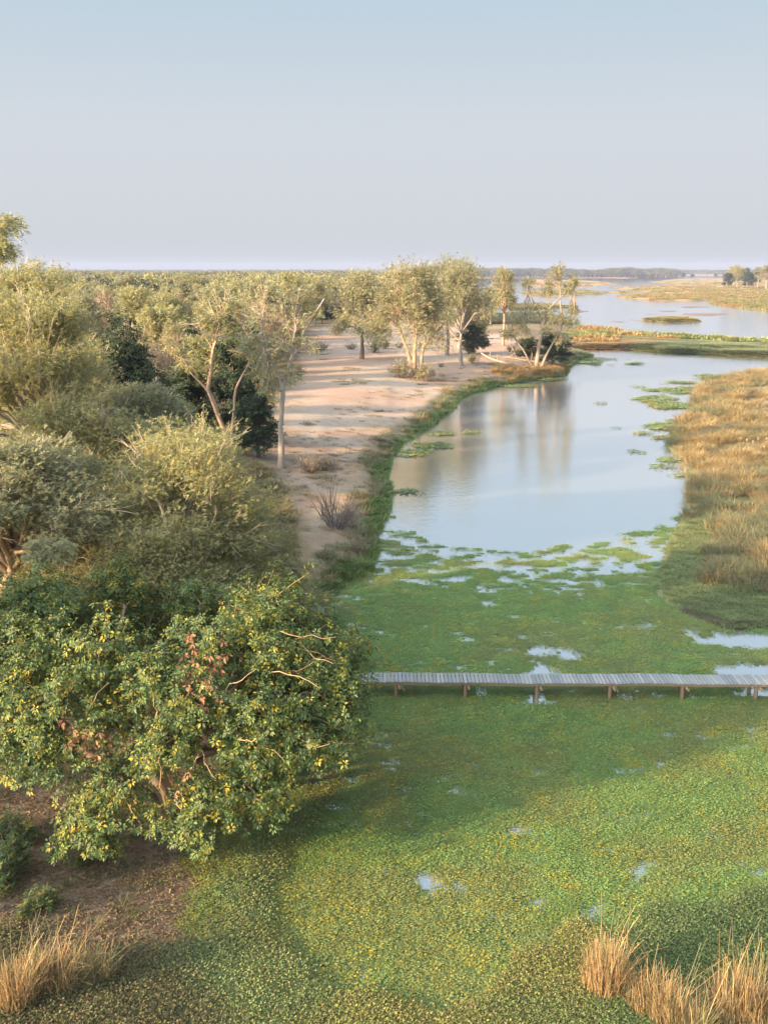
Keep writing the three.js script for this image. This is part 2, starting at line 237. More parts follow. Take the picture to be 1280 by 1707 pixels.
function leafClump(R, n, r, size, cols, flat = 0.5) {
  const L = new Leaves();
  for (let k = 0; k < n; k++) {
    const a = R() * 6.283, q = Math.sqrt(R()) * r, p = [Math.cos(a) * q, 0.02 + R() * 0.10 * flat * 2, Math.sin(a) * q], b = R() * 6.283, s = size * (0.6 + 0.8 * R()), up = (R() - 0.3) * flat * s, f = [Math.cos(b) * s, up, Math.sin(b) * s], g = [-Math.sin(b) * s * 0.36, (R() - 0.5) * flat * s * 0.6, Math.cos(b) * s * 0.36];
    L.quad(sub(p, mul(f, 0.1)), add(add(p, mul(f, 0.5)), g), add(p, f), sub(add(p, mul(f, 0.5)), g), cols[Math.floor(R() * cols.length)]);
  }
  return L.geometry();
}
{
  const R = rng(11), sheet = new Leaves(), list = [], far = [];
  const cell = 0.2;
  for (let z = -16; z > -64; z -= cell) for (let x = -14; x < 30; x += cell) {
    const u = seenAt(x, z)[0]; if (u < 330 || u > 1420) continue;
    if (!weedOn(x, z)) continue;
    if (land(x, z).h > 0.03) continue;
    const y = 0.012, n = fbm(x / 3, z / 3, 93), c = mix3([0.13, 0.20, 0.075], [0.17, 0.25, 0.095], n);
    sheet.quad([x, y, z], [x, y, z - cell], [x + cell, y, z - cell], [x + cell, y, z], c);
  }
  for (let z = -16; z > -185; ) {
    const d = -z, dens = d < 34 ? 26 : d < 64 ? 17 : 3.2, step = 0.5;
    for (let x = -14; x < 95; x += step) {
      const [u] = seenAt(x, z); if (u < 300 || u > 1330) continue;
      if (d > 64 && (weedAt(x, z) <= 0)) continue;
      const n = dens * step * step; let k = Math.floor(n + R());
      while (k--) {
        const px = x + R() * step, pz = z - R() * step; if (!weedOn(px, pz)) continue;
        const l = land(px, pz); if (l.h > (d < 40 ? 0.25 : 0.06)) continue;
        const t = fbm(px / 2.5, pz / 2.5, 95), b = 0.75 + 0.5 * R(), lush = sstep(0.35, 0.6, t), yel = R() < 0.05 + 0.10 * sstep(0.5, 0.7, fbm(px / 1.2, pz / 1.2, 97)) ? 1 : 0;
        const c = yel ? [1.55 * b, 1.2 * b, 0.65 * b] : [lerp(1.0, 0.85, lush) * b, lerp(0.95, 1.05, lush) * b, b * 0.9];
        const s = d < 64 ? 0.8 + 0.5 * R() : 1.5 + R(), grey = sstep(33, 40, d); c[0] *= 0.92 + 0.16 * grey; c[1] *= 0.93 + 0.20 * grey * (d > 64 ? 0.3 : 1); c[2] *= 0.93 + 0.26 * grey;  // weed beyond the boardwalk lightened in colour to lift the tree shade
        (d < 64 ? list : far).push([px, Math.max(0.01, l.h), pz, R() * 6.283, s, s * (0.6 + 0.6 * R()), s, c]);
      }
    }
    z -= step;
  }
  const cols = [[0.21, 0.285, 0.10], [0.175, 0.255, 0.092], [0.235, 0.295, 0.10], [0.155, 0.225, 0.088], [0.27, 0.29, 0.08], [0.19, 0.27, 0.12], [0.34, 0.29, 0.055]];
  const sm = part('weed_bed', sheet.geometry(), M.weed, scene); tag(sm, 'flat green bed of floating weed under the leaves around the boardwalk', 'water weed', null, 'stuff');
  const near = instanced('floating_weed', leafClump(rng(12), 96, 0.32, 0.046, cols, 0.36), M.weed, list); tag(near, 'dense mat of leafy green water weed on both sides of the boardwalk', 'water weed', null, 'stuff');
  const farW = instanced('floating_weed', leafClump(rng(13), 36, 0.36, 0.12, cols, 0.3), M.weed, far); farW.name = 'floating_weed_001'; tag(farW, 'scattered streaks of green water weed floating along the open lagoon shores', 'water weed', null, 'stuff');
  console.log('weed', sheet.count, list.length, far.length);
}

// ------------------------------------------------------------------ boardwalk
{
  const R = rng(21), b = base('boardwalk', 0, 0, 0);
  tag(b, 'long narrow grey plank boardwalk on wooden posts crossing the green weed', 'boardwalk');
  const x0 = -3.2, x1 = 19.5, zf = (x) => -34.95 + 0.012 * x, width = 0.86, top = (x) => 0.70 + 0.014 * Math.sin(x * 0.8) + 0.010 * Math.sin(x * 1.9 + 1);
  const woods = [[0.34, 0.35, 0.36], [0.30, 0.31, 0.325], [0.38, 0.385, 0.385], [0.33, 0.325, 0.315], [0.27, 0.285, 0.30]].map((c) => new THREE.MeshStandardMaterial({ name: 'grey_plank', roughness: 0.8, color: new THREE.Color().setRGB(...c), map: grain }));
  const beam = new THREE.MeshStandardMaterial({ name: 'brown_timber', roughness: 0.85, color: new THREE.Color().setRGB(0.30, 0.20, 0.12), map: grain }), postM = new THREE.MeshStandardMaterial({ name: 'post_timber', roughness: 0.9, color: new THREE.Color().setRGB(0.27, 0.18, 0.11), map: grain });
  const box = (w, h, d, n = 1) => { const g = new THREE.BoxGeometry(w, h, d, n); return g; };
  const shapes = [0, 1, 2].map((k) => box(0.130 - 0.005 * k, 0.035, width + 0.03 * k));
  for (let x = x0; x < x1; x += 0.147) {
    const p = part('plank', shapes[Math.floor(R() * 3)], woods[Math.floor(R() * 5)], b);
    p.position.set(x, top(x) + (R() - 0.5) * 0.012, zf(x) - width / 2 + (R() - 0.5) * 0.03); p.rotation.set((R() - 0.5) * 0.02, (R() - 0.5) * 0.03, (R() - 0.5) * 0.02);
  }
  const bents = [-2.2, 0.56, 3.2, 5.95, 8.72, 11.5, 14.3, 17.1];
  for (const side of [0.06, width - 0.06]) for (let k = 0; k < bents.length; k++) {
    const a = k ? bents[k] : x0, c = bents[k + 1] ?? x1, n = 6;
    const g = new THREE.BoxGeometry(c - a - 0.01, 0.10, 0.055, n), mid = (a + c) / 2;
    for (let q = 0; q < g.attributes.position.count; q++) { const px = g.attributes.position.getX(q) + mid; g.attributes.position.setY(q, g.attributes.position.getY(q) + top(px) - 0.075 - 0.012 * R() * 0); g.attributes.position.setZ(q, g.attributes.position.getZ(q) + zf(px) - side); }
    g.translate(mid, 0, 0); g.computeVertexNormals(); part('stringer', g, beam, b);
  }
  bents.forEach((x, k) => {
    const y = top(x) - 0.18, g = new THREE.CylinderGeometry(0.055, 0.06, width + 0.34, 9); g.rotateX(Math.PI / 2);
    const m = part('bearer', g, beam, b); m.position.set(x + 0.03, y, zf(x) - width / 2 + 0.02);
    for (const s of [0.1, width - 0.1]) { const w = new Wood(); w.tube([[0, -0.9, 0], [0.01, -0.3, 0.01], [0, 0.2, 0], [0.015, y + 0.06, 0]], [0.085, 0.08, 0.078, 0.07], 8, [1, 1, 1]); const q = part('post', w.geometry(), postM, b); q.position.set(x - 0.09 + (R() - 0.5) * 0.05, 0, zf(x) - s); q.rotation.set((R() - 0.5) * 0.05, R() * 6, (R() - 0.5) * 0.05); }
    if (k % 3 === 1) { const q = part('brace', new THREE.BoxGeometry(0.05, 0.34, 0.06), beam, b); q.position.set(x + 0.14, y - 0.04, zf(x) - 0.02); q.rotation.z = 0.5; }
  });
}

// ------------------------------------------------------------------ trees
const PAL = {
  feather: [[0.38, 0.36, 0.14], [0.32, 0.32, 0.14], [0.45, 0.41, 0.15], [0.27, 0.285, 0.135], [0.50, 0.44, 0.16], [0.35, 0.345, 0.18]],
  gold: [[0.36, 0.345, 0.16], [0.31, 0.31, 0.15], [0.42, 0.38, 0.17], [0.28, 0.285, 0.14], [0.35, 0.33, 0.19]],
  grey: [[0.33, 0.335, 0.185], [0.285, 0.30, 0.17], [0.375, 0.36, 0.185], [0.25, 0.27, 0.155], [0.40, 0.37, 0.17]],
  dark: [[0.05, 0.08, 0.04], [0.065, 0.10, 0.042], [0.042, 0.07, 0.04], [0.085, 0.115, 0.045], [0.06, 0.085, 0.045]],
  broad: [[0.11, 0.17, 0.05], [0.14, 0.20, 0.055], [0.09, 0.145, 0.055], [0.18, 0.225, 0.055], [0.12, 0.165, 0.075], [0.11, 0.165, 0.055], [0.14, 0.18, 0.085], [0.26, 0.26, 0.05], [0.10, 0.155, 0.06], [0.38, 0.31, 0.05]],
  dry: [[0.36, 0.29, 0.19], [0.30, 0.26, 0.16], [0.40, 0.31, 0.19], [0.27, 0.26, 0.14]],
  dead: [[0.40, 0.19, 0.105], [0.33, 0.165, 0.095], [0.44, 0.24, 0.14]],
};
const BARK = { pale: [0.33, 0.28, 0.23], pink: [0.38, 0.27, 0.19], grey: [0.27, 0.235, 0.20], dark: [0.13, 0.105, 0.08], brown: [0.25, 0.17, 0.11] };
function spray(L, R, p, dir, len, cols, leaf, n) {        // a feathery compound leaf: narrow leaflets along a drooping stalk
  const c = cols[Math.floor(R() * cols.length)], b = 0.8 + 0.4 * R(), col = [c[0] * b, c[1] * b, c[2] * b], side = norm(cross(dir, [R() - 0.5, 1, R() - 0.5]));
  for (let k = 0; k < n; k++) {
    const t = (k + 0.6) / n, q = add(add(p, mul(dir, len * t)), [0, -0.25 * len * t * t, 0]), s = k % 2 ? 1 : -1, a = leaf * (0.7 + 0.6 * R());
    const f = norm(add(add(mul(side, s), mul(dir, 0.6)), [(R() - 0.5) * 0.8, (R() - 0.6) * 0.8, (R() - 0.5) * 0.8])), w = mul(norm(add(cross(f, side), add(dir, [R() - 0.5, R() - 0.5, R() - 0.5]))), a * 0.24);
    L.tri(sub(q, w), add(q, w), add(q, mul(f, a)), col);
  }
}
function rosette(L, R, p, dir, size, cols, n) {           // a whorl of drooping oval leaves
  const c0 = cols[Math.floor(R() * cols.length)];
  const u = norm(cross(dir, [0.3, 0.2, 0.9])), v = cross(dir, u);
  for (let k = 0; k < n; k++) {
    const c = R() < 0.3 ? cols[Math.floor(R() * cols.length)] : c0, b = 0.75 + 0.5 * R(), col = [c[0] * b, c[1] * b, c[2] * b];
    const a = (k + R() * 0.7) / n * 6.283, f = norm(add(add(mul(u, Math.cos(a)), mul(v, Math.sin(a))), add(mul(dir, 0.5 * R()), [0, -0.55 * R(), 0]))), s = size * (0.7 + 0.6 * R()), nrm = norm(add(dir, [R() - 0.5, R() - 0.5, R() - 0.5])), g = mul(norm(cross(f, nrm)), s * 0.26), q = add(p, mul(f, 0.03)), mid = add(add(q, mul(f, s * 0.5)), mul(nrm, s * 0.06)), tip = add(add(q, mul(f, s)), [0, -s * 0.15, 0]);
    L.tri(q, add(mid, g), tip, col); L.tri(q, tip, sub(mid, g), col);
  }
}
function crook(R, a, b, n, k) {                            // a crooked line from a to b
  const l = Math.hypot(...sub(b, a)), pts = [a];
  let off = [0, 0, 0];
  for (let i = 1; i < n; i++) { off = add(mul(off, 0.6), mul(ball(R), l * k)); pts.push(add(mix3(a, b, i / n), off)); }
  pts.push(b); return pts;
}
/* One tree from a crown plan. blobs: [x, y, z, radius, flatness]; stems: polylines the limbs leave from. */
function plan(seed, o) {                                   // lobes spread over an uneven dome
  const R = rng(seed), blobs = [], n = o.n ?? 14, lean = R() * 6.283, big = 0.16 + 0.14 * R();
  for (let k = 0; k < n; k++) {
    const a = k * 2.39996 + R() * 0.9, t = (k + 0.5) / n, ring = Math.sqrt(1 - t) * (0.62 + 0.52 * R()) * (1 + big * Math.cos(a - lean) + 0.16 * Math.cos(2.6 * a + lean)), y = lerp(o.low, o.h, 0.12 + 0.80 * Math.pow(t, o.pow ?? 0.7) + (R() - 0.5) * 0.2);
    const r = o.r * (o.lobe ?? 0.36) * (0.55 + 0.85 * R());
    blobs.push([Math.cos(a) * ring * (o.r - r * 0.6) * (o.wx ?? 1) + (o.dx ?? 0) * (y / o.h), Math.min(y, o.h - r * (o.flat ?? 0.6)), Math.sin(a) * ring * (o.r - r * 0.6) * (o.wz ?? 1) + (o.dz ?? 0) * (y / o.h), r, o.flat ?? 0.6]);
  }
  return blobs;
}
function growTree(name, o) {
  const R = rng(o.seed), trunk = new Wood(), branches = new Wood(), L = new Leaves(), bark = o.bark ?? BARK.grey, twigCol = o.twig ?? mix3(bark, [0.40, 0.27, 0.18], 0.5);
  const stems = o.stems ?? [[[0, -0.4, 0], [0.1, o.fork * 0.5, 0.05], [0.05, o.fork, -0.05]]];
  stems.forEach((s, k) => {
    const pts = []; for (let i = 0; i + 1 < s.length; i++) { const c = crook(R, s[i], s[i + 1], 4, 0.025); pts.push(...(i ? c.slice(1) : c)); }
    trunk.tube(pts, pts.map((_, i) => { const t = i / (pts.length - 1); return o.radius * (o.stemScale?.[k] ?? 1) * (1.25 * Math.exp(-t * 9) * 0.5 + lerp(1, k && o.blobs.length ? 0.3 : 0.55, t)); }), 9, bark);
  });
  const tips = stems.map((s) => s[s.length - 1]);
  for (const [bx, by, bz, br, fl] of o.blobs) {
    const c = [bx, by, bz];
    let start = tips.reduce((m, p) => (Math.hypot(p[0] - bx, p[2] - bz) < Math.hypot(m[0] - bx, m[2] - bz) ? p : m));
    const st = stems[tips.indexOf(start)]; if (st.length > 2 && by < start[1] + 1 && R() < 0.6) start = mix3(st[st.length - 2], start, 0.4 + 0.6 * R());
    const len = Math.hypot(...sub(c, start)), ctl = add(mix3(start, c, 0.45), [0, len * (o.arch ?? 0.22), 0]);
    const path = bezier(start, ctl, c, 7).map((p, k) => (k === 0 || k === 7 ? p : add(p, mul(ball(R), len * 0.045))));
    const r0 = o.radius * (o.limb ?? 0.42) * (0.7 + 0.5 * R());
    trunk.tube(path, path.map((_, k) => r0 * lerp(1, 0.22, k / 7)), 6, bark);
    const nt = Math.max(4, Math.round((o.twigs ?? 24) * (br / (o.lobeRef ?? br))));
    for (let t = 0; t < nt; t++) {
      const from = path[3 + Math.floor(R() * 5)] ?? c;
      let v = ball(R); const l = Math.hypot(...v); v = mul(v, Math.pow(l, 0.35) / (l || 1)); if (v[1] < 0 && o.shell) v[1] *= 0.6;
      const to = add(c, [v[0] * br, v[1] * br * fl - (o.droop ?? 0) * br * (1 - v[1]) * 0.3, v[2] * br]);
      const tw = crook(R, from, to, 4, 0.07), show = t < nt * (o.twigShow ?? 1);
      if (show) branches.tube(tw, [1, 0.8, 0.6, 0.4, 0.2].map((x) => x * (o.twigR ?? 0.028) * (0.7 + 0.6 * R())), 3, twigCol);
      const out = norm(add(sub(to, from), [0, 0.001, 0]));
      const leafless = R() < (o.bare ?? 0);
      if (leafless) { if (!show) branches.tube(tw, [1, 0.8, 0.6, 0.45, 0.3].map((x) => x * (o.twigR ?? 0.028)), 3, twigCol); for (let q = 0; q < 3; q++) { const e = add(to, mul(add(mul(ball(R), 0.7), out), br * 0.3)); branches.tube([mix3(from, to, 0.7), mix3(to, e, 0.3), e], [0.010, 0.008, 0.004].map((x) => x * (o.twigK ?? 1)), 3, twigCol); } continue; }
      const ns = o.sprays ?? 9;
      for (let q = 0; q < ns; q++) {
        const f = 0.35 + 0.75 * (q + R()) / ns, k = Math.min(3.999, f * 4), p = f > 1 ? add(to, mul(out, (f - 1) * br * 0.6)) : mix3(tw[Math.floor(k)], tw[Math.min(4, Math.floor(k) + 1)], k % 1);
        const pp = add(p, mul(ball(R), br * (o.fuzz ?? 0.16)));
        const dir = norm(add(add(mul(ball(R), 0.9), mul(out, 0.8)), [0, 0.15, 0]));
        if (o.leafKind === 'broad') rosette(L, R, pp, norm(add(dir, [0, 0.5, 0])), o.leaf, o.cols, o.per ?? 6);
        else spray(L, R, pp, dir, o.leaf * 2.4, o.cols, o.leaf, o.per ?? 7);
      }
    }
  }
  for (const f of o.extra ?? []) f({ R, trunk, branches, L, bark, twigCol });
  const g = base(name, 0, 0, 0);
  part('trunk', trunk.geometry(), M.bark, g);
  if (branches.p.length) part('branches', branches.geometry(), M.bark, g);
  if (L.p.length) { const c = part('crown', L.geometry(), o.leafKind === 'broad' ? M.gloss : M.leaf, g); c.userData.kind = 'stuff'; }
  console.log(name, o.seed, 'tris', trunk.i.length / 3 + branches.i.length / 3 | 0, L.count);
  return g;
}
const groundY = (x, z) => Math.max(land(x, z).h, -0.3);
function put(o, x, z, turn = 0, s = 1, y) { o.position.set(x, (y ?? groundY(x, z)) - 0.05, z); o.rotation.y = turn; o.scale.set(...(Array.isArray(s) ? s : [s, s, s])); return o; }
const spot = (u, d) => { const z = -d, zc = d * cosP + (H - 2) * sinP; return [(u - 640) / F * zc, z]; };      // column of the picture and metres ahead

// the broad-leaved evergreen in the foreground, its crown hanging to the ground
{
  const R = rng(31), blobs = [];
  for (let k = 0; k < 64; k++) { const a = k * 2.39996, t = (k + 0.5) / 64, y = lerp(1.0, 5.9, t) + (R() - 0.5) * 0.5, ring = Math.sqrt(Math.max(0.03, 1 - Math.pow(Math.max(0, (y - 1.6)) / 5.2, 2))); const bx = Math.cos(a) * ring * 5.5 + (R() - 0.5), far = Math.max(0, Math.abs(bx + 0.7) - 1.4), lo = Math.min(4.7, 0.8 + (bx < 0 ? 2.4 : 0.45) * far), hi = 6.3; blobs.push([bx, lerp(lo, hi, t) + (R() - 0.5) * 0.4, Math.sin(a) * ring * 4.0 * (Math.sin(a) > 0 ? 1 - 0.06 * far : 1) + (R() - 0.5), 0.95 + 0.55 * R(), 0.8]); }
  const deadAt = [[1.85, 5.9, 2.2], [-1.2, 4.2, 3.4], [1.6, 5.3, 2.6]];
  const tree = growTree('evergreen_tree', {
    seed: 32, radius: 0.34, bark: BARK.brown, twig: [0.33, 0.22, 0.12], fork: 1.4, blobs, leafKind: 'broad', leaf: 0.112, cols: PAL.broad, twigs: 48, sprays: 10, per: 7, fuzz: 0.22, shell: true, twigR: 0.02, droop: 0.4, twigShow: 0.25,
    stems: [[[0, -0.4, 0], [-0.3, 0.8, 0.1], [-0.8, 2.2, 0.3]], [[0.1, -0.4, 0], [0.6, 0.8, 0.2], [1.3, 2.3, 0.1]], [[-0.2, -0.4, 0.1], [-1.1, 0.9, 0.5], [-3.1, 3.0, 0.6]], [[-5.0, -0.3, -2.6], [-5.2, 1.6, -2.5], [-5.4, 4.0, -2.0]]],
    extra: [({ R, branches, twigCol, L }) => {
      for (let k = 0; k < 34; k++) { const a = R() * 6.283, y = 2.0 + R() * 4, p = [Math.cos(a) * (3.4 + R()), y, Math.abs(Math.sin(a)) * 3.0 + 0.6], e = add(p, [Math.cos(a) * (1 + R()), (R() - 0.2) * 1.5, 0.7 + R()]); branches.tube(crook(R, p, e, 5, 0.06), [0.014, 0.013, 0.011, 0.009, 0.007, 0.004], 4, mix3(twigCol, [0.5, 0.33, 0.2], R())); }
    }],
  });
  tag(tree, 'broad low evergreen tree with glossy green and yellow leaves beside the boardwalk end', 'tree');
  const dead = new Leaves(), Rd = rng(33), dw = new Wood();
  for (const [k, c] of deadAt.entries()) for (let q = 0; q < (k === 1 ? 13 : 24); q++) { const p = add(c, [(Rd() - 0.5) * (0.5 + Rd() * 0.9), (Rd() - 0.5) * 1.3, 0.7 + (Rd() - 0.5) * 0.8]); rosette(dead, Rd, p, norm([Rd() - 0.5, -0.2, 1]), 0.14, PAL.dead, 5); if (q % 4 === 0) dw.tube(crook(Rd, c, p, 3, 0.05), [0.02, 0.015, 0.01, 0.005], 3, BARK.brown); }
  const dl = part('dead_leaves', dead.geometry(), M.leaf, tree); dl.userData.kind = 'stuff'; dl.userData.label = 'rust red dead leaves hanging on a broken branch';
  const [x, z] = ground(285, 1325, 0.6); put(tree, x, z, 0);
}
// feathery trees on the left
const featherA = growTree('feathery_tree', { seed: 41, radius: 0.22, fork: 1.4, bark: BARK.grey, blobs: plan(42, { h: 9.8, low: 0.2, r: 5.8, n: 52, lobe: 0.25, flat: 0.36, pow: 0.95 }), cols: PAL.feather, leaf: 0.10, twigs: 42, sprays: 15, per: 7, fuzz: 0.22, bare: 0.14, droop: 0.5, twigR: 0.012, twig: [0.50, 0.40, 0.30], twigShow: 0.35 });
tag(featherA, 'grey green feathery thorn tree spreading over the top of the broad evergreen', 'tree');
{ const [x, z] = spot(320, 38.5); put(featherA, x, z, 0.4, [1, 0.98, 0.85]); }
const featherB = growTree('feathery_tree', { seed: 43, radius: 0.30, fork: 6.2, bark: BARK.brown, stems: [[[-1.5, -0.6, 0], [-1.0, 1.6, 0], [0.1, 3.9, 0.1]]], blobs: plan(44, { h: 8.8, low: 4.2, r: 4.2, n: 30, lobe: 0.30, flat: 0.36, dx: 0.4 }), cols: PAL.grey, leaf: 0.10, twigs: 50, sprays: 16, per: 7, fuzz: 0.22, bare: 0.12, droop: 0.6, twigR: 0.012, twig: [0.48, 0.40, 0.31], twigShow: 0.35 });
tag(featherB, 'feathery tree with a thick leaning brown trunk at the left edge', 'tree');
{ const [x, z] = spot(30, 35.5); put(featherB, x, z, 0, 1); }
const featherC = growTree('feathery_tree', { seed: 45, radius: 0.32, fork: 5, bark: BARK.grey, blobs: plan(46, { h: 13.4, low: 2.2, r: 5.6, n: 52, lobe: 0.25, flat: 0.34 }), cols: PAL.feather, leaf: 0.11, twigs: 42, sprays: 14, per: 7, fuzz: 0.22, bare: 0.12, droop: 0.5, twigR: 0.013, twig: [0.48, 0.40, 0.31], twigShow: 0.35 });
tag(featherC, 'tall feathery tree with yellow lit top below the horizon at far left', 'tree');
{ const [x, z] = spot(85, 50); put(featherC, x, z, 0, [1, 1, 0.9]); }
const featherD = copy(featherB, 0, 0, 0, 0, 1, 'grey green feathery tree in shade behind the yellow lit one', null); { const [x, z] = spot(245, 54); put(featherD, x, z, 2.2, [0.9, 0.92, 0.9]); }
const featherE = copy(featherC, 0, 0, 0, 0, 1, 'tall feathery tree whose top rises to the horizon at the left edge', null); { const [x, z] = spot(60, 66); put(featherE, x, z, 2.6, [1.15, 1.12, 1.1]); }
const featherF = copy(featherA, 0, 0, 0, 0, 1, 'low feathery tree between the dark evergreens and the yellow lit tree', null); { const [x, z] = spot(120, 60); put(featherF, x, z, 1.6, [0.85, 1.05, 0.85]); }
const featherG = growTree('feathery_tree', { seed: 47, radius: 0.36, fork: 7, bark: BARK.grey, stems: [[[0, -0.4, 0], [0.2, 4, 0], [0, 9, 0]], [[0, 8.6, 0], [1.6, 13, 0], [4.0, 16.4, 0.2]]], stemScale: [1, 0.5], blobs: [...plan(48, { h: 16, low: 8, r: 4.6, n: 16, lobe: 0.36, flat: 0.5 }), [5.9, 17.3, 0.2, 1.15, 0.45], [6.8, 17.7, 0.3, 0.75, 0.4], [4.6, 16.9, -0.2, 1.0, 0.45], [6.6, 16.7, 0.4, 0.6, 0.4]], cols: PAL.feather, leaf: 0.11, twigs: 40, sprays: 12, per: 7, fuzz: 0.22, bare: 0.12, droop: 0.8, twigR: 0.012, twig: [0.48, 0.40, 0.31], twigShow: 0.35 });
tag(featherG, 'tallest tree at the left edge with one leafy branch above the horizon', 'tree'); { const [x, z] = spot(20, 42); put(featherG, x - 5.5, z, 0, 1, 0.25); }
for (const [u, d, s, t, label] of [[300, 35.5, 0.74, 5.6, 'low feathery tree draped over the top of the broad evergreen'], [110, 35.5, 0.62, 3.0, 'low feathery tree right of the foot of the leaning brown trunk'], [215, 34.8, 0.66, 1.2, 'small feathery tree right behind the top left of the broad evergreen'], [440, 41.5, 0.46, 2.0, 'low feathery tree spilling right of the grey green one onto the sandy slope'], [190, 40.5, 0.62, 4.2, 'low feathery tree filling the gap right of the leaning brown trunk'], [330, 52, 0.7, 0.9, 'low feathery tree below the foot of the forked pink trunk'], [215, 47, 0.85, 5.1, 'middling feathery tree in front of the shaded one on the left']]) { const c = copy(featherA, 0, 0, 0, 0, 1, label, null), [x, z] = spot(u, d); put(c, x, z, t, [s, s * 0.95, s]); }
const featherH = copy(featherA, 0, 0, 0, 0, 1, 'shaded feathery tree under the tall yellow lit one by the leaning trunk', null); { const [x, z] = spot(130, 47); put(featherH, x, z, 3.6, [0.8, 0.92, 0.8]); }

// trees along the clearing
const darkA = growTree('dark_evergreen', { seed: 51, radius: 0.3, fork: 2.2, bark: BARK.dark, blobs: plan(52, { h: 11.8, low: 1.0, r: 3.1, n: 30, lobe: 0.42, flat: 0.85, pow: 0.9 }), leafKind: 'broad', leaf: 0.24, cols: PAL.dark, twigs: 20, sprays: 7, per: 5, fuzz: 0.2, twigShow: 0.3 });
tag(darkA, 'dense dark evergreen tree rising among the feathery trees on the left', 'tree'); { const [x, z] = spot(218, 63); put(darkA, x, z, 0, [0.95, 1.02, 0.95]); }
const darkB = copy(darkA, 0, 0, 0, 0, 1, 'dark evergreen standing close behind the forked pink trunk', null); { const [x, z] = spot(400, 82); put(darkB, x, z, 2, [0.95, 1.0, 0.9]); }
const darkC = copy(darkA, 0, 0, 0, 0, 1, 'low dark bushy evergreen between forked trunk and pale trunk', null); { const [x, z] = spot(432, 76); put(darkC, x, z, 4, [0.62, 0.48, 0.7]); }
const darkD = copy(darkA, 0, 0, 0, 0, 1, 'dark leafy evergreen left of the forked pink trunk', null); { const [x, z] = spot(318, 80); put(darkD, x, z, 3, [0.95, 0.62, 0.95]); }
for (const [u, d, s, t, label] of [[70, 41, 0.28, 1, 'dark leafy bush at the foot of the leaning brown trunk'], [-30, 33, 0.3, 2.5, 'dark green bush in front of the leaning trunk at the left edge'], [150, 44, 0.3, 4, 'dark bush in the shade between the leaning trunk and the feathery tree']]) { const c = copy(darkA, 0, 0, 0, 0, 1, label, null), [x, z] = spot(u, d); put(c, x, z, t, [s * 1.5, s, s * 1.2]); }
const darkE = copy(darkA, 0, 0, 0, 0, 1, 'smaller dark evergreen in front of the tallest dark one', null); { const [x, z] = spot(268, 72); put(darkE, x, z, 5, [0.7, 0.62, 0.7]); }

const forked = growTree('forked_tree', {
  seed: 61, radius: 0.22, fork: 3, bark: BARK.pink, limb: 0.42, arch: 0.12, stems: [[[0, -0.4, 0], [-0.6, 2.3, 0], [-1.6, 5.2, 0.2], [-1.1, 8.2, 0]], [[0.1, -0.4, 0.1], [0.2, 2.2, 0.2], [0.55, 5.2, 0.2], [1.7, 7.4, 0]], [[-1.5, 5.0, 0.2], [-2.6, 6.2, 0.3], [-4.2, 8.0, 0.2]]], stemScale: [1, 0.85, 0.42],
  blobs: [[-1.0, 11.0, 0, 1.3, 0.7], [0.1, 12.0, 0.4, 1.2, 0.7], [-2.4, 10.2, 0.3, 1.2, 0.6], [-3.9, 8.6, 0.3, 1.1, 0.6], [1.6, 9.6, 0, 1.2, 0.6], [2.2, 8.2, 0.5, 1.2, 0.6], [0.9, 8.4, 0.7, 1.0, 0.6], [-2.9, 7.0, 0.8, 1.1, 0.5], [2.4, 6.4, 0.6, 0.9, 0.5], [-0.4, 9.4, 0.8, 1.1, 0.6], [1.3, 11.0, -0.3, 1.0, 0.6], [-4.0, 10.0, 0, 0.8, 0.5]],
  cols: PAL.feather, leaf: 0.17, twigs: 24, sprays: 8, per: 7, fuzz: 0.25, bare: 0.28, twig: [0.50, 0.42, 0.34], twigR: 0.028,
});
tag(forked, 'sparse tree with a forked pinkish trunk left of the sandy clearing', 'tree'); { const [x, z] = ground(386, 757, 1.9); put(forked, x, z); }
const paleTree = growTree('pale_trunk_tree', {
  seed: 63, radius: 0.225, fork: 6, bark: BARK.pale, limb: 0.5, arch: 0.1, stems: [[[0, -0.4, 0], [-0.05, 3.2, 0], [0.2, 6.2, 0], [1.0, 8.6, 0.2]], [[0.2, 6.0, 0], [-0.6, 8.4, 0.2], [-1.2, 10.2, 0.1]], [[1.0, 8.4, 0.1], [2.2, 10.8, 0.1], [3.4, 12.6, 0]]], stemScale: [1, 0.6, 0.45],
  blobs: [[-1.2, 11.4, 0.1, 1.3, 0.7], [0.2, 12.4, 0, 1.3, 0.7], [1.4, 11.2, 0.4, 1.2, 0.7], [-2.0, 9.6, 0.4, 1.1, 0.6], [2.2, 9.2, 0.3, 1.1, 0.6], [0.4, 9.6, 0.8, 1.2, 0.7], [-0.9, 8.0, 0.6, 1.1, 0.6], [1.0, 7.2, 0.4, 1.0, 0.6], [-0.7, 6.2, 0.4, 0.8, 0.6], [1.6, 13.2, 0, 0.9, 0.5], [-0.8, 13.2, 0.2, 0.9, 0.5], [2.8, 11.6, -0.3, 0.7, 0.4]],
  cols: PAL.grey, leaf: 0.17, twigs: 24, sprays: 8, per: 7, fuzz: 0.25, bare: 0.25, twig: [0.42, 0.32, 0.25], twigR: 0.03,
});
tag(paleTree, 'tall tree with a straight pale grey trunk at the edge of the sand', 'tree'); { const [x, z] = ground(470, 770, 1.9); put(paleTree, x, z); }

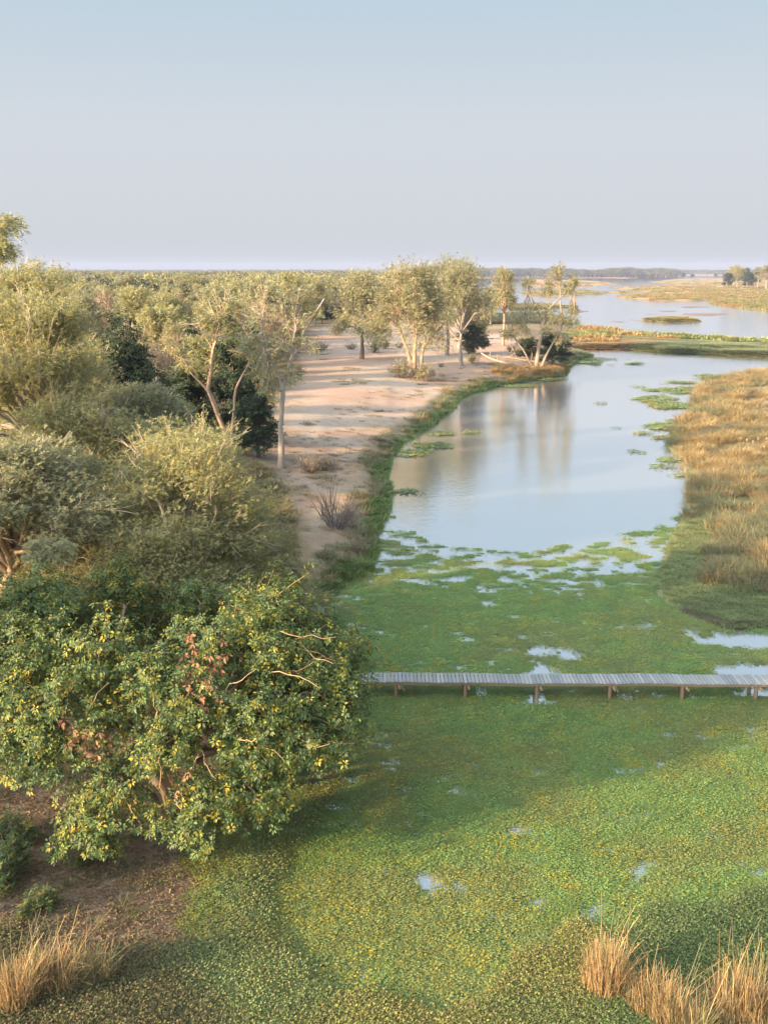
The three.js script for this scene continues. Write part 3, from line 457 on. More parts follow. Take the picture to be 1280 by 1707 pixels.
function clearingTree(seed, o) { return growTree(o.name ?? 'acacia_tree', { seed, radius: 0.32, fork: 4, bark: BARK.pink, limb: 0.5, cols: PAL.gold, leaf: 0.21, twigs: 27, sprays: 11, per: 7, fuzz: 0.45, bare: 0.16, twigR: 0.035, twigShow: 0.6, twigK: 1.6, droop: 0.8, ...o }); }
const multi = clearingTree(71, { stems: [[[0.2, -0.4, 0], [-0.9, 4, 0.1], [-2.2, 8, 0.2]], [[0.1, -0.4, 0.1], [0.1, 4, 0.4], [0.3, 8.2, 0.3]], [[0.5, -0.4, 0], [1.1, 4, 0], [1.9, 8, -0.1]], [[1.0, 4, 0], [2.6, 6.2, 0.3], [4.4, 8.2, 0.3]]], stemScale: [0.9, 1, 0.9, 0.5], blobs: plan(72, { h: 16, low: 4.4, r: 6.3, n: 34, lobe: 0.30, flat: 0.8, pow: 0.8 }) });
tag(multi, 'large many stemmed tree with pink trunks standing on the clearing near the shore', 'tree'); { const [x, z] = ground(690, 625, 1.9); put(multi, x, z, 0, [1.12, 1, 1.05]); }
const darkStem = clearingTree(73, { bark: BARK.dark, blobs: plan(74, { h: 14.4, low: 3.6, r: 4.3, n: 22, lobe: 0.36, flat: 0.8 }), bare: 0.15, twig: BARK.grey });
tag(darkStem, 'single dark trunked tree standing alone in the middle of the clearing', 'tree'); { const [x, z] = ground(603, 599, 1.9); put(darkStem, x, z, 0, [1.2, 1, 1.1]); }
const tallBack = clearingTree(75, { bark: BARK.grey, fork: 5, blobs: plan(76, { h: 16.4, low: 5, r: 5.6, n: 26, lobe: 0.34, flat: 0.8 }), cols: PAL.grey });
tag(tallBack, 'tall grey green tree behind and right of the many stemmed one', 'tree'); { const [x, z] = ground(735, 592, 1.9); put(tallBack, x + 1, z, 1, [1.2, 1, 1.1]); }
const tallBack2 = copy(tallBack, 0, 0, 0, 0, 1, 'tall tree whose tip tops the horizon above the dark bush', null); { const [x, z] = spot(768, 152); put(tallBack2, x, z, 3, [0.95, 0.98, 0.9]); }
const darkF = copy(darkA, 0, 0, 0, 0, 1, 'round dark green tree at the far right end of the clearing', null); { const [x, z] = spot(788, 172); put(darkF, x, z, 1, [1.05, 0.64, 1.05]); }
const snag = growTree('dead_tree', { seed: 77, radius: 0.34, bark: BARK.pink, fork: 2, stems: [[[0, -0.4, 0], [0.1, 2, 0], [0.2, 4, 0], [0.9, 6.3, 0]], [[0.1, 1.4, 0], [-1.5, 3, 0.1], [-3.2, 5.2, 0.1]], [[0.4, 4, 0], [0.0, 5.2, 0], [-0.3, 6.0, 0]]], stemScale: [1, 0.75, 0.3], blobs: [] });
tag(snag, 'bare broken V shaped pinkish dead trunk on the clearing', 'dead tree'); { const [x, z] = ground(765, 580, 1.9); put(snag, x, z); }
const slim = clearingTree(78, { bark: BARK.pink, fork: 6, radius: 0.3, blobs: plan(79, { h: 15.4, low: 6.5, r: 3.6, n: 16, lobe: 0.34, flat: 0.9, pow: 1 }), bare: 0.2, twigs: 20 });
tag(slim, 'slim sparse tree with a pink trunk on the point between clearing and river', 'tree'); { const [x, z] = ground(838, 578, 1.7); put(slim, x, z); }
const pointTree = clearingTree(81, {
  bark: [0.30, 0.235, 0.18], stems: [[[0, -0.4, 0], [0.3, 3, 0], [0.9, 7, 0.2], [1.4, 9.6, 0.1]], [[0.6, -0.4, 0.1], [2.0, 3, 0.1], [3.6, 6, 0.1]], [[-0.2, -0.3, 0], [-2.2, 3, 0.2], [-4.2, 5.6, 0]], [[0.8, 6.6, 0.1], [-0.8, 10, 0.1], [-1.6, 12.4, 0.1]], [[1.2, 8.6, 0.1], [3.6, 11, 0.1], [5.4, 13.6, 0]]], stemScale: [1, 0.75, 0.55, 0.4, 0.4],
  blobs: [[2.2, 13.9, 0, 1.0, 1], [3.0, 15.2, 0.2, 0.9, 1], [1.4, 12.2, 0.2, 0.9, 1], [-1.6, 13.0, 0, 0.9, 0.8], [-3.6, 7.2, 0.3, 1.5, 0.6], [-1.6, 8.4, 0.5, 1.6, 0.7], [0.6, 9.2, 0.7, 1.6, 0.7], [3.6, 7.6, 0.5, 1.5, 0.7], [5.4, 6.8, 0.4, 1.3, 0.6], [-4.6, 5.4, 0.3, 1.1, 0.6], [1.8, 6.0, 0.9, 1.3, 0.6], [-2.4, 5.8, 0.8, 1.2, 0.6], [5.6, 9.0, 0, 0.7, 0.5], [3.6, 4.6, 0.7, 1.3, 0.7], [5.2, 13.6, 0, 0.9, 0.9], [4.5, 12.2, 0, 0.8, 0.8]], bare: 0.3, cols: PAL.grey, twigs: 30, sprays: 9, droop: 0.15,
});
tag(pointTree, 'spreading half bare tree with pale stems leaning over the tip of the point', 'tree'); { const [x, z] = ground(893, 612, 1.2); put(pointTree, x, z); }
const darkG = copy(darkA, 0, 0, 0, 0, 1, 'dark bush under the half bare tree on the tip of the point', null); { const [x, z] = spot(922, 160); put(darkG, x, z, 2, [1.5, 0.5, 1.3]); }
const darkH = copy(darkA, 0, 0, 0, 0, 1, 'small dark bush left of the half bare tree, behind the fallen logs', null); { const [x, z] = spot(880, 166); put(darkH, x, z, 4, [0.8, 0.36, 0.8]); }

// woodland: single trees behind and left of the clearing, then the far wood as one mass
const wood = [
  growTree('woodland_tree', { seed: 91, radius: 0.3, fork: 3.6, bark: BARK.grey, blobs: plan(92, { h: 12.6, low: 3.4, r: 5.2, n: 20, lobe: 0.36, flat: 0.6 }), cols: PAL.feather, leaf: 0.36, twigs: 18, sprays: 7, per: 6, fuzz: 0.25, bare: 0.08, twigR: 0.045, twigShow: 0.4, twigK: 2 }),
  growTree('woodland_tree', { seed: 93, radius: 0.3, fork: 4.4, bark: BARK.pink, blobs: plan(94, { h: 13.2, low: 4.6, r: 4.4, n: 16, lobe: 0.4, flat: 0.65 }), cols: PAL.grey, leaf: 0.36, twigs: 18, sprays: 7, per: 6, fuzz: 0.25, bare: 0.14, twigR: 0.045, twigShow: 0.5, twigK: 2 }),
  growTree('woodland_tree', { seed: 95, radius: 0.26, fork: 3.6, bark: BARK.pale, blobs: plan(96, { h: 12, low: 4, r: 4.2, n: 15, lobe: 0.38, flat: 0.7 }), cols: PAL.dry, leaf: 0.3, twigs: 18, sprays: 5, per: 5, fuzz: 0.25, bare: 0.4, twigR: 0.05, twig: [0.42, 0.31, 0.23], twigK: 2 }),
  growTree('woodland_tree', { seed: 97, radius: 0.3, fork: 2.2, bark: BARK.dark, blobs: plan(98, { h: 10.5, low: 1.4, r: 3.9, n: 20, lobe: 0.42, flat: 0.8 }), cols: [...PAL.dark, [0.10, 0.125, 0.04]], leaf: 0.4, twigs: 18, sprays: 7, per: 6, fuzz: 0.25, twigShow: 0.2 }),
];
const kinds = ['olive feathery tree', 'grey green open tree', 'brownish half bare tree', 'dark green bushy tree'];
{
  const R = rng(101), placed = [], group = ['woodland trees left of the clearing', 'woodland trees beyond the clearing'];
  const first = [true, true, true, true];
  const keep = [[386, 757, 9], [470, 770, 6], [603, 599, 8], [690, 625, 10]].map(([u, v, r]) => [...ground(u, v, 1.9), r]);
  let tries = 0;
  while (placed.length < 250 && tries++ < 60000) {
    const d = 72 + Math.pow(R(), 0.75) * 250, u = -80 + R() * 900, [x, z] = spot(u, d);
    if (sd(mainland, x, z) < 6 || sd(clearing, x, z) > -3.5 || fbm(x / 22, z / 22, 105, 2) < 0.38) continue;
    if ((u < 300 && d < 86) || (u > 715 && d < 265)) continue;
    const gap = d < 130 ? 6.2 : 7.2; if (placed.some((p) => dist(p, [x, z]) < gap) || keep.some((p) => dist(p, [x, z]) < p[2])) continue;
    placed.push([x, z, u, d]);
  }
  placed.sort((a, b) => a[3] - b[3]);
  const made = [];
  for (const [x, z, u, d] of placed) {
    const q = R(), k = q < 0.42 ? 0 : q < 0.68 ? 1 : q < 0.84 ? 2 : 3, side = u < 480 ? 0 : 1, s = 0.60 + 0.26 * R() + (R() < 0.12 ? 0.15 : 0) + (d > 200 ? 0.02 : 0);
    const zone = u < 130 ? 'behind the left edge trees' : u < 300 ? 'behind the tallest dark evergreen' : u < 430 ? 'behind the forked pink trunk' : u < 530 ? 'behind the pale straight trunk' : u < 640 ? 'behind the lone dark trunk' : 'behind the many stemmed tree', depth = d < 120 ? 'near ' : d < 185 ? '' : d < 250 ? 'distant ' : 'farthest ', size = s < 0.7 ? 'low ' : s < 0.82 ? 'middling ' : 'tall ';
    const label = depth + size + kinds[k] + ' in woodland ' + zone;
    if (first[k]) { first[k] = false; tag(wood[k], label, 'tree', group[side]); made.push([wood[k], u]); put(wood[k], x, z, R() * 6.28, [s, s * (0.92 + 0.16 * R()), s]); }
    else { const c = copy(wood[k], 0, 0, 0, 0, 1, label, group[side]); made.push([c, u]); put(c, x, z, R() * 6.28, [s, s * (0.92 + 0.16 * R()), s]); }
  }
  const ord = ['first', 'second', 'third', 'fourth', 'fifth', 'sixth', 'seventh', 'eighth', 'ninth', 'tenth', 'eleventh', 'twelfth'], same = {};
  for (const m of made) (same[m[0].userData.label] ??= []).push(m);
  for (const l of Object.values(same)) if (l.length > 1) l.sort((a, b) => a[1] - b[1]).forEach((m, k) => { m[0].userData.label = ord[k] + ' from left, ' + m[0].userData.label; });
  // far wood, one mass to the horizon, and the tree line across the river
  const far = [], farTree = (seed, cols) => { const L = new Leaves(), Q = rng(seed); for (const [bx, by, bz, br, fl] of plan(seed + 1, { h: 13, low: 3.0, r: 5.4, n: 15, lobe: 0.42, flat: 0.7 })) for (let q = 0; q < 60; q++) { const v = ball(Q), c = cols[Math.floor(Q() * cols.length)], b = 0.8 + 0.4 * Q(), p = [bx + v[0] * br, by + v[1] * br * fl, bz + v[2] * br], e = mul(ball(Q), 0.9), f = mul(ball(Q), 0.9); L.tri(p, add(p, e), add(p, f), [c[0] * b, c[1] * b, c[2] * b]); } for (let s = 0; s < 6; s++) { const a = s * 1.047, b = a + 1.047; L.quad([Math.cos(a) * 0.3, -0.5, Math.sin(a) * 0.3], [Math.cos(b) * 0.3, -0.5, Math.sin(b) * 0.3], [Math.cos(b) * 0.2, 8, Math.sin(b) * 0.2], [Math.cos(a) * 0.2, 8, Math.sin(a) * 0.2], [0.2, 0.16, 0.12]); } return L.geometry(); };
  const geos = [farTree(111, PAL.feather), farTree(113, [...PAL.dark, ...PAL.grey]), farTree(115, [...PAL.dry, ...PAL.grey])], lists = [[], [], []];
  for (let k = 0; k < 7000; k++) {
    const d = 290 + Math.pow(R(), 1.5) * 2300, u = -120 + R() * 940, [x, z] = spot(u, d);
    if (sd(mainland, x, z) < 8) continue;
    if (fbm(x / 70, z / 90, 121) < 0.30) continue;
    const q = R(), b = 0.65 + 0.4 * R(); let s = (0.5 + 0.6 * fbm(x / 45, z / 110, 127, 2) + 0.25 * R() + (R() < 0.06 ? 0.2 : 0)) * (d > 900 ? 0.98 : 0.86); if (s > 0.9) s = 0.9 + (s - 0.9) * 0.25; lists[q < (d > 480 ? 0.22 : 0.5) ? 0 : q < (d > 480 ? 0.86 : 0.78) ? 1 : 2].push([x, 1.5, z, R() * 6.28, s * 1.1, s * (0.95 + 0.2 * R()), s * 1.1, [b, b, b]]);  // dark trees drawn more often far off, standing in for bluish haze
  }
  const across = [[], []];
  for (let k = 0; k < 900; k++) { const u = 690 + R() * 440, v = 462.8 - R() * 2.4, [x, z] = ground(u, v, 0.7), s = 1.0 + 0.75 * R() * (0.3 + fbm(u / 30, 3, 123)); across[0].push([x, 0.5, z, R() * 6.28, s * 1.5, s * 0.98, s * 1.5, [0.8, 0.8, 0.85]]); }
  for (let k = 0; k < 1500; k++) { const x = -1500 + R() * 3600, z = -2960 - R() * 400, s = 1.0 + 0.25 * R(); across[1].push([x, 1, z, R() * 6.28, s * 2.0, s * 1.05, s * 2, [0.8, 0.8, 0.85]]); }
  const names = ['olive far wood of feathery trees reaching to the horizon on the left', 'dark trees of the far wood on the left, multiplied with distance for haze', 'dry brownish trees of the far wood toward the horizon on the left'];
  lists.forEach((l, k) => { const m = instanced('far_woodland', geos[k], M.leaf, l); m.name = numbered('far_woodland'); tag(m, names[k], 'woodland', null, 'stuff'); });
  const a = instanced('far_woodland', geos[1], M.leaf, across[0]); a.name = numbered('far_woodland'); tag(a, 'hazy blue belt of trees on the far river bank at the horizon', 'woodland', null, 'stuff');
  const b = instanced('far_woodland', geos[1], M.leaf, across[1]); b.name = numbered('far_woodland'); tag(b, 'faintest line of trees along the whole horizon behind the river', 'woodland', null, 'stuff');
  console.log('woodland', placed.length, lists.map((l) => l.length));
  // the grove on the right hand far island and the few trees beside it
  const grove = [[1212, 480, 0.78], [1228, 479, 0.9], [1246, 481, 0.8], [1262, 479, 0.86], [1276, 482, 0.95], [1222, 476, 1.0], [1240, 474, 1.05], [1258, 475, 0.95], [1290, 478, 1]];
  const which = ['leftmost tree at the front', 'second front tree from the left', 'middle front tree', 'second front tree from the right', 'rightmost front tree', 'leftmost taller tree at the back', 'tallest middle tree at the back', 'third taller tree at the back', 'tree at the right edge'];
  for (const [i, [u, v, s]] of grove.entries()) { const [x, z] = ground(u, v, 0.7), k = R() < 0.5 ? 3 : R() < 0.5 ? 0 : 1; const c = copy(wood[k], 0, 0, 0, 0, 1, which[i] + ' of the grove on the far right island', 'grove on the far island'); put(c, x, z, R() * 6.28, [s * 1.9, s * 1.6, s * 1.9]); }
  for (const [u, v, s, w] of [[1138, 462.5, 0.9, 'left one of two lone trees on the far bank by the pale water'], [1153, 463, 0.75, 'right one of two lone trees on the far bank by the pale water'], [1192, 461.5, 0.7, 'lone hazy tree on the far bank just left of the grove']]) { const [x, z] = ground(u, v, 0.7), c = copy(wood[3], 0, 0, 0, 0, 1, w, null); put(c, x, z, R() * 6, [s * 1.5, s * 1.15, s * 1.5]); }
}
// trees just outside the picture on the left, whose shade falls across the foreground
for (const [x, z, k, s, t, label] of [[-22, -24, 0, 1.1, 1, 'tall feathery tree beyond the left edge that shades the weed'], [-21.5, -16.5, 1, 0.55, 2, 'low feathery tree beyond the left edge that shades the litter']]) { const c = copy([featherC, featherB][k], 0, 0, 0, 0, 1, label, 'feathery trees beyond the left edge'); put(c, x, z, t, s); }

// ------------------------------------------------------------------ bushes, logs
function bush(seed, o) {
  const R = rng(seed), w = new Wood(), L = new Leaves();
  for (let k = 0; k < (o.n ?? 40); k++) {
    const a = R() * 6.283, l = Math.sqrt(R()), to = [Math.cos(a) * l * o.r, o.h * (0.45 + 0.55 * R()) * (1 - 0.45 * l * l), Math.sin(a) * l * o.r], pts = crook(R, [Math.cos(a) * 0.15 * l, -0.1, Math.sin(a) * 0.15 * l], to, 4, 0.06);
    w.tube(pts, [0.03, 0.024, 0.017, 0.011, 0.006].map((x) => x * (o.thick ?? 1)), 3, o.bark);
    for (let q = 0; q < 3; q++) { const e = add(pts[2 + (q % 2)], mul(add(ball(R), [0, 0.4, 0]), 0.4 * o.h)); w.tube([pts[2], mix3(pts[2], e, 0.6), e], [0.014, 0.01, 0.004].map((x) => x * (o.thick ?? 1)), 3, o.bark); }
    for (let q = 0; q < (o.leaves ?? 0); q++) spray(L, R, add(mix3(pts[2], to, R() * 1.1), mul(ball(R), 0.25)), norm(add(ball(R), [0, 0.3, 0])), o.leaf * 2, o.cols, o.leaf, 6);
  }
  const g = base(o.name, 0, 0, 0); part('stems', w.geometry(), M.bark, g); if (L.p.length) { const c = part('foliage', L.geometry(), M.leaf, g); c.userData.kind = 'stuff'; }
  return g;
}
const thorn = bush(131, { name: 'thorn_bush', n: 46, r: 1.3, h: 2.2, bark: [0.22, 0.18, 0.16], leaves: 0, thick: 0.9 });
tag(thorn, 'leafless grey brown thorn bush on the sandy slope above the water', 'bush'); { const [x, z] = ground(560, 872, 1.3); put(thorn, x, z, 0, 1.4); }
const scrub = bush(133, { name: 'scrub_bush', n: 44, r: 1.5, h: 1.9, bark: [0.23, 0.19, 0.16], leaves: 3, leaf: 0.13, cols: PAL.dry });
tag(scrub, 'grey twiggy bush on the sand right of the pale straight trunk', 'bush'); { const [x, z] = ground(518, 772, 1.9); put(scrub, x, z); }
const greenBush = bush(135, { name: 'green_bush', n: 40, r: 1.7, h: 2.6, bark: BARK.grey, leaves: 9, leaf: 0.2, cols: [...PAL.grey, ...PAL.dry] });
tag(greenBush, 'olive bush left of the foot of the many stemmed tree', 'bush'); { const [x, z] = ground(668, 627, 1.9); put(greenBush, x, z, 0, [1.2, 1, 1.1]); }
for (const [u, v, y, s, which, label] of [
  [708, 628, 1.9, 1.05, greenBush, 'olive bush right of the foot of the many stemmed tree'], [545, 768, 1.9, 0.8, scrub, 'smaller dry bush at the edge of the slope beside the grey twiggy one'], [595, 905, 1.0, 0.5, scrub, 'low dry tuft of twigs just below the leafless thorn bush'], [585, 583, 1.9, 0.9, scrub, 'dry shrub close left of the lone dark trunk'],
  [622, 588, 1.9, 0.9, greenBush, 'shrub close right of the lone dark trunk'], [640, 582, 1.9, 0.8, greenBush, 'small dark shrub in the row between lone trunk and many stems'], [665, 580, 1.9, 0.8, scrub, 'twiggy shrub in the row behind the many stemmed tree'], [705, 582, 1.9, 0.9, scrub, 'dry shrub in the row behind and right of the many stems'],
  [782, 590, 1.9, 1.0, greenBush, 'upright olive shrub right of the broken dead trunk'], [788, 608, 1.6, 0.7, greenBush, 'low green shrub left of the fallen logs'], [735, 612, 1.8, 0.5, scrub, 'small dry shrub on the open sand by the shore'], [535, 585, 1.9, 1.2, scrub, 'dry shrub at the left margin of the far clearing'],
  [450, 640, 1.9, 1.2, scrub, 'dry shrub between pale trunk and the far clearing'], [560, 560, 1.9, 1.1, greenBush, 'olive shrub at the head of the clearing'], [805, 575, 1.8, 1.0, scrub, 'dry brown shrub left of the slim pink tree'], [852, 588, 1.6, 1.0, scrub, 'dry shrub between the slim tree and the fallen logs'],
  [500, 560, 1.9, 1.3, greenBush, 'olive shrub at the wood edge above the sand'], [700, 556, 1.9, 1.2, scrub, 'dry shrub at the far wood edge of the clearing'], [640, 553, 1.9, 1.3, scrub, 'dry bush at the far wood edge beyond the lone trunk'], [800, 566, 1.8, 1.2, greenBush, 'green shrub at the foot of the round dark tree'],
]) { const [x, z] = ground(u, v, y), c = copy(which, 0, 0, 0, 0, 1, label, null); put(c, x, z, u * 0.7, [s * 1.1, s, s]); }
const leafyBush = bush(137, { name: 'leafy_bush', n: 30, r: 0.9, h: 1.2, bark: BARK.brown, leaves: 14, leaf: 0.13, cols: PAL.broad });
tag(leafyBush, 'small dark leafy bush on the litter at the lower left edge', 'bush'); { const [x, z] = ground(8, 1455, 0.8); put(leafyBush, x, z, 0, [0.9, 1.1, 0.9]); }
for (const [u, v, s, label] of [[62, 1500, 0.6, 'low dull bush right of the leafy bush at the lower left'], [20, 1395, 0.8, 'shaded bush behind the leafy one at the lower left edge'], [150, 1415, 0.55, 'leafy sapling under the lowest twigs of the broad evergreen']]) { const [x, z] = ground(u, v, 0.8), c = copy(leafyBush, 0, 0, 0, 0, 1, label, null); put(c, x, z, u, s); }
{
  const R = rng(141), logs = [[[802, 598], [880, 612], 0.24, 'pale fallen trunk slanting down toward the shore of the point'], [[838, 601], [905, 606], 0.17, 'thinner bleached log beside the fallen trunk on the point'], [[848, 596], [878, 590], 0.13, 'short bleached branch lying behind the fallen trunk']];
  for (const [a, b, r, label] of logs) {
    const A = ground(...a, 1.8), B = ground(...b, 1.6), w = new Wood(), ya = groundY(...A) + r + 0.5, yb = groundY(...B) + r * 0.5, o = base('fallen_log', 0, 0, 0);
    const pts = crook(R, [A[0], ya, A[1]], [B[0], yb, B[1]], 6, 0.04); w.tube(pts, pts.map((_, k) => r * lerp(0.55, 1.2, k / 6)), 8, BARK.pink);
    part('log', w.geometry(), M.bark, o);
    const s = new Wood(); for (const k of [1, 2, 4]) { const e = add(pts[k], [(R() - 0.5) * 2.4, 0.6 + R() * 1.2, (R() - 0.5) * 2]); s.tube(crook(R, pts[k], e, 3, 0.06), [0.09, 0.07, 0.05, 0.02], 5, BARK.pink); }
    part('side_branch', s.geometry(), M.bark, o);
    tag(o, label, 'log', null);
  }
}

// ------------------------------------------------------------------ grasses
function tuft(seed, n, h, spread, cols, w = 0.02, lean = 0.5) {
  const R = rng(seed), L = new Leaves();
  for (let k = 0; k < n; k++) {
    const a = R() * 6.283, q = Math.sqrt(R()) * spread, p = [Math.cos(a) * q, -0.04, Math.sin(a) * q], b = a + (R() - 0.5) * 2.4, l = h * (0.45 + 0.6 * R()), ln = l * lean * (0.2 + R()), d = [Math.cos(b), 0, Math.sin(b)], s = mul([-d[2], 0, d[0]], w * (0.6 + 0.8 * R())), c0 = cols[Math.floor(R() * cols.length)], v = 0.8 + 0.4 * R(), c = mul(c0, v);
    const m = add(p, [d[0] * ln * 0.3, l * 0.6, d[2] * ln * 0.3]), t = add(p, [d[0] * ln, l * (1 - 0.25 * lean * R()), d[2] * ln]);
    L.quad(sub(p, s), add(p, s), add(m, mul(s, 0.8)), sub(m, mul(s, 0.8)), c); L.tri(sub(m, mul(s, 0.8)), add(m, mul(s, 0.8)), t, c);
  }
  return L.geometry();
}
const GOLD = [[0.42, 0.30, 0.135], [0.36, 0.265, 0.12], [0.46, 0.34, 0.16], [0.30, 0.25, 0.12]], OLIVE = [[0.21, 0.225, 0.10], [0.235, 0.225, 0.115], [0.17, 0.21, 0.09], [0.26, 0.23, 0.13], [0.215, 0.195, 0.125], [0.15, 0.195, 0.085]], LUSH = [[0.13, 0.20, 0.06], [0.16, 0.22, 0.065], [0.11, 0.17, 0.05], [0.20, 0.22, 0.075]], DRY = [[0.34, 0.25, 0.13], [0.28, 0.21, 0.11], [0.40, 0.30, 0.17], [0.22, 0.19, 0.09]];
const inView = (x, z, m = 60) => { const [u, v, q] = seenAt(x, z, 0.5); return q > 5 && u > -m && u < 1280 + m && v < 1707 + m; };
{
  const R = rng(151), gold = [], olive = [], lush = [], dry = [], short = [], reeds = [];
  // right bank
  for (let d = 36; d < 190; d += 1) for (let x = 8; x < 95; x += 1) {
    if (!inView(x, -d, 120)) continue;
    const dens = d < 60 ? 13 : d < 100 ? 9 : 4.5; let n = Math.floor(dens + R());
    while (n--) {
      const px = x + R(), pz = -d - R(), L = land(px, pz); if (L.kind !== 'bank' || L.h < 0.1) continue;
      const [u, v] = seenAt(px, pz, 0.8); if (u > 1235 && v > 640 && v < 712 && R() < 0.75) continue;
      const lawn = L.s < 2.4 + (v > 960 ? 1.6 : 0), t = fbm(px / 2.6, pz / 3.4, 161) + 0.20 * sstep(840, 740, v) - 0.08, cl = fbm(px / 1.4, pz / 1.6, 163, 3), s = (0.35 + 0.85 * sstep(0.3, 0.7, cl)) * (0.75 + 0.4 * R()) * (d > 100 ? 1.3 : 1), b = (0.72 + 0.4 * R()) * (0.85 + 0.3 * cl), row = [px, L.h, pz, R() * 6.28, s, s * (0.7 + 0.6 * R()), s, [b, b, b]];  // gold favoured toward the far end, painting the sunlit stretch of bank
      if (lawn && d < 62) { if (L.s > 0.1 && R() < 0.8) lush.push([px, L.h, pz, R() * 6.28, 0.7, 0.22 + 0.14 * R(), 0.7, [1.45 * b, 1.3 * b, 1.7 * b]]); }
      else (t > 0.56 ? gold : R() < 0.25 ? dry : olive).push(row);
    }
  }
  // left shore: green fringe, then dry grass up the slope
  for (let d = 38; d < 190; d += 1) for (let x = -12; x < 60; x += 1) {
    const m = sd(mainland, x, -d); if (m < -1 || m > 12 || !inView(x, -d)) continue;
    let n = Math.floor((d < 90 ? 9 : 5) + R());
    while (n--) {
      const px = x + R(), pz = -d - R(), L = land(px, pz); if (L.kind !== 'mainland' || L.h < 0.03 || L.s > 10) continue;
      const q = L.s + (fbm(px / 3, pz / 3, 171) - 0.5) * 2.4, b = 0.75 + 0.5 * R(), s = d > 100 ? 1.35 : 1;
      if (q < 0.9) lush.push([px, L.h, pz, R() * 6.28, s, s * (0.5 + 0.35 * R()), s, [1.25 * b, 1.25 * b, 1.25 * b]]);
      else if (q < 1.9 && R() < 0.35) (R() < 0.5 ? olive : dry).push([px, L.h, pz, R() * 6.28, s * 0.8, s * (0.45 + 0.3 * R()), s * 0.8, [b, b, b]]);
      else if (R() < (d < 95 ? 0.07 : 0.03)) dry.push([px, L.h, pz, R() * 6.28, s * 0.6, s * (0.16 + 0.25 * R()), s * 0.6, [b, b, b]]);
    }
  }
  // golden tussocks by the point
  for (let k = 0; k < 130; k++) { const [x, z] = ground(825 + R() * 110, 616 + R() * 14, 0.8), L = land(x, z); if (L.h > 0.1 && L.kind === 'mainland') gold.push([x, L.h, z, R() * 6, 1.3, 0.7 + 0.5 * R(), 1.3, [1.3, 1.15, 1.0]]); }
  // dry grass under the trees and over the clearing
  for (let k = 0; k < 15000; k++) { const d = 42 + R() * R() * 190, u = -30 + R() * 1000, [x, z] = spot(u, d), L = land(x, z); if (L.kind !== 'mainland' || L.s < 4) continue; const c = sd(clearing, x, z), n = fbm(x / 5, z / 5, 181); if (c > -1 && n < 0.68) continue; const b = 0.7 + 0.5 * R(), s = 0.6 + 0.6 * R(); (R() < 0.75 ? dry : olive).push([x, L.h, z, R() * 6, s, s * (c > 0 ? 0.35 : 0.7), s, [b, b, b]]); }
  // spit and islands
  for (let k = 0; k < 26000; k++) { const v = 466 + Math.pow(R(), 0.6) * 136, u = 790 + R() * 520, [x, z] = ground(u, v, 0.5), L = land(x, z), d = -z; if (L.h < 0.12 || !(L.kind === 'spit' || L.kind.startsWith('isle')) || L.kind === 'isle3') continue; const n = fbm(x / 12, z / 16, 191), s = 1.1 + 0.9 * R() + d / 700, b = 0.8 + 0.4 * R(); const back = L.kind === 'spit' && sd(spit, x, z) < 12 && seenAt(x, z)[1] < 575; reeds.push([x, L.h, z, R() * 6, s * 1.3, s * (L.kind === 'spit' ? (back && R() < 0.09 ? 0.5 : 0.10) : L.kind === 'isle2' ? 0.16 : 0.26), s * 1.3, n + (back ? 0.12 : -0.05) + (L.kind === 'isle0' ? 0.06 : 0) > 0.57 ? [1.3 * b, 1.05 * b, 1.0 * b] : L.kind === 'spit' ? [0.82 * b, 1.1 * b, 0.95 * b] : [1.0 * b, 1.05 * b, 0.85 * b]]); }
  // lower edge of the picture: marsh and moss
  for (let k = 0; k < 26000; k++) {
    const v = 1290 + R() * 440, u = -30 + R() * 1340, [x, z] = ground(u, v, 0.3), L = land(x, z); if (L.h < 0.0 || !(L.kind === 'marsh' || L.kind === 'mainland')) continue;
    const n = fbm(x / 1.3, z / 1.3, 195), green = sstep(0.6, -0.8, sd(litterLand, x, z) + (n - 0.5) * 3); const wet = sstep(3.2, 0.6, L.s + (n - 0.5) * 3); if (R() > green * lerp(0.32, 0.97, Math.max(wet, L.kind === 'marsh' ? 1 : 0)) + 0.03) continue;
    const b = 0.65 + 0.5 * R(); if (R() < 0.94) short.push([x, L.h, z, R() * 6, 0.9 + 0.5 * R(), 0.8 + R(), 0.9 + 0.5 * R(), mul(mix3(L.kind === 'marsh' ? mix3([0.85, 1.05, 0.95], [1.25, 1.35, 1.2], 0.75 * sstep(1.3, -0.6, L.s + (n - 0.5) * 3)) : mix3([0.98, 0.80, 0.86], [1.2, 1.5, 1.45], wet), [1.65, 1.42, 1.1], sstep(1060, 980, u) * sstep(330, 460, u) * (0.4 + 0.6 * sstep(0.35, 0.6, n))), b)]); else (R() < 0.6 ? olive : lush).push([x, L.h, z, R() * 6, 0.35, 0.22 + 0.25 * R(), 0.35, [b, b, b]]);  // sunlit yellow mixed into the middle columns; the right stays shade-dark
  }
  const add = (name, g, l, label) => { const m = instanced(name, g, M.blade, l); m.name = numbered(name); tag(m, label, 'grass', null, 'stuff'); };
  add('golden_grass', tuft(201, 90, 0.85, 0.55, GOLD, 0.012, 1.5), gold, 'golden dry grass over the right bank and the tip of the point');
  add('olive_grass', tuft(203, 90, 0.75, 0.6, OLIVE, 0.012, 1.6), olive, 'olive brown grass covering the right bank island');
  add('green_grass', tuft(205, 70, 0.5, 0.45, LUSH, 0.016, 1.0), lush, 'lush green fringe of grass along the lagoon shores');
  add('dry_grass', tuft(207, 64, 0.7, 0.5, DRY, 0.013, 1.0), dry, 'dry straw coloured grass on the sandy slope and under the trees');
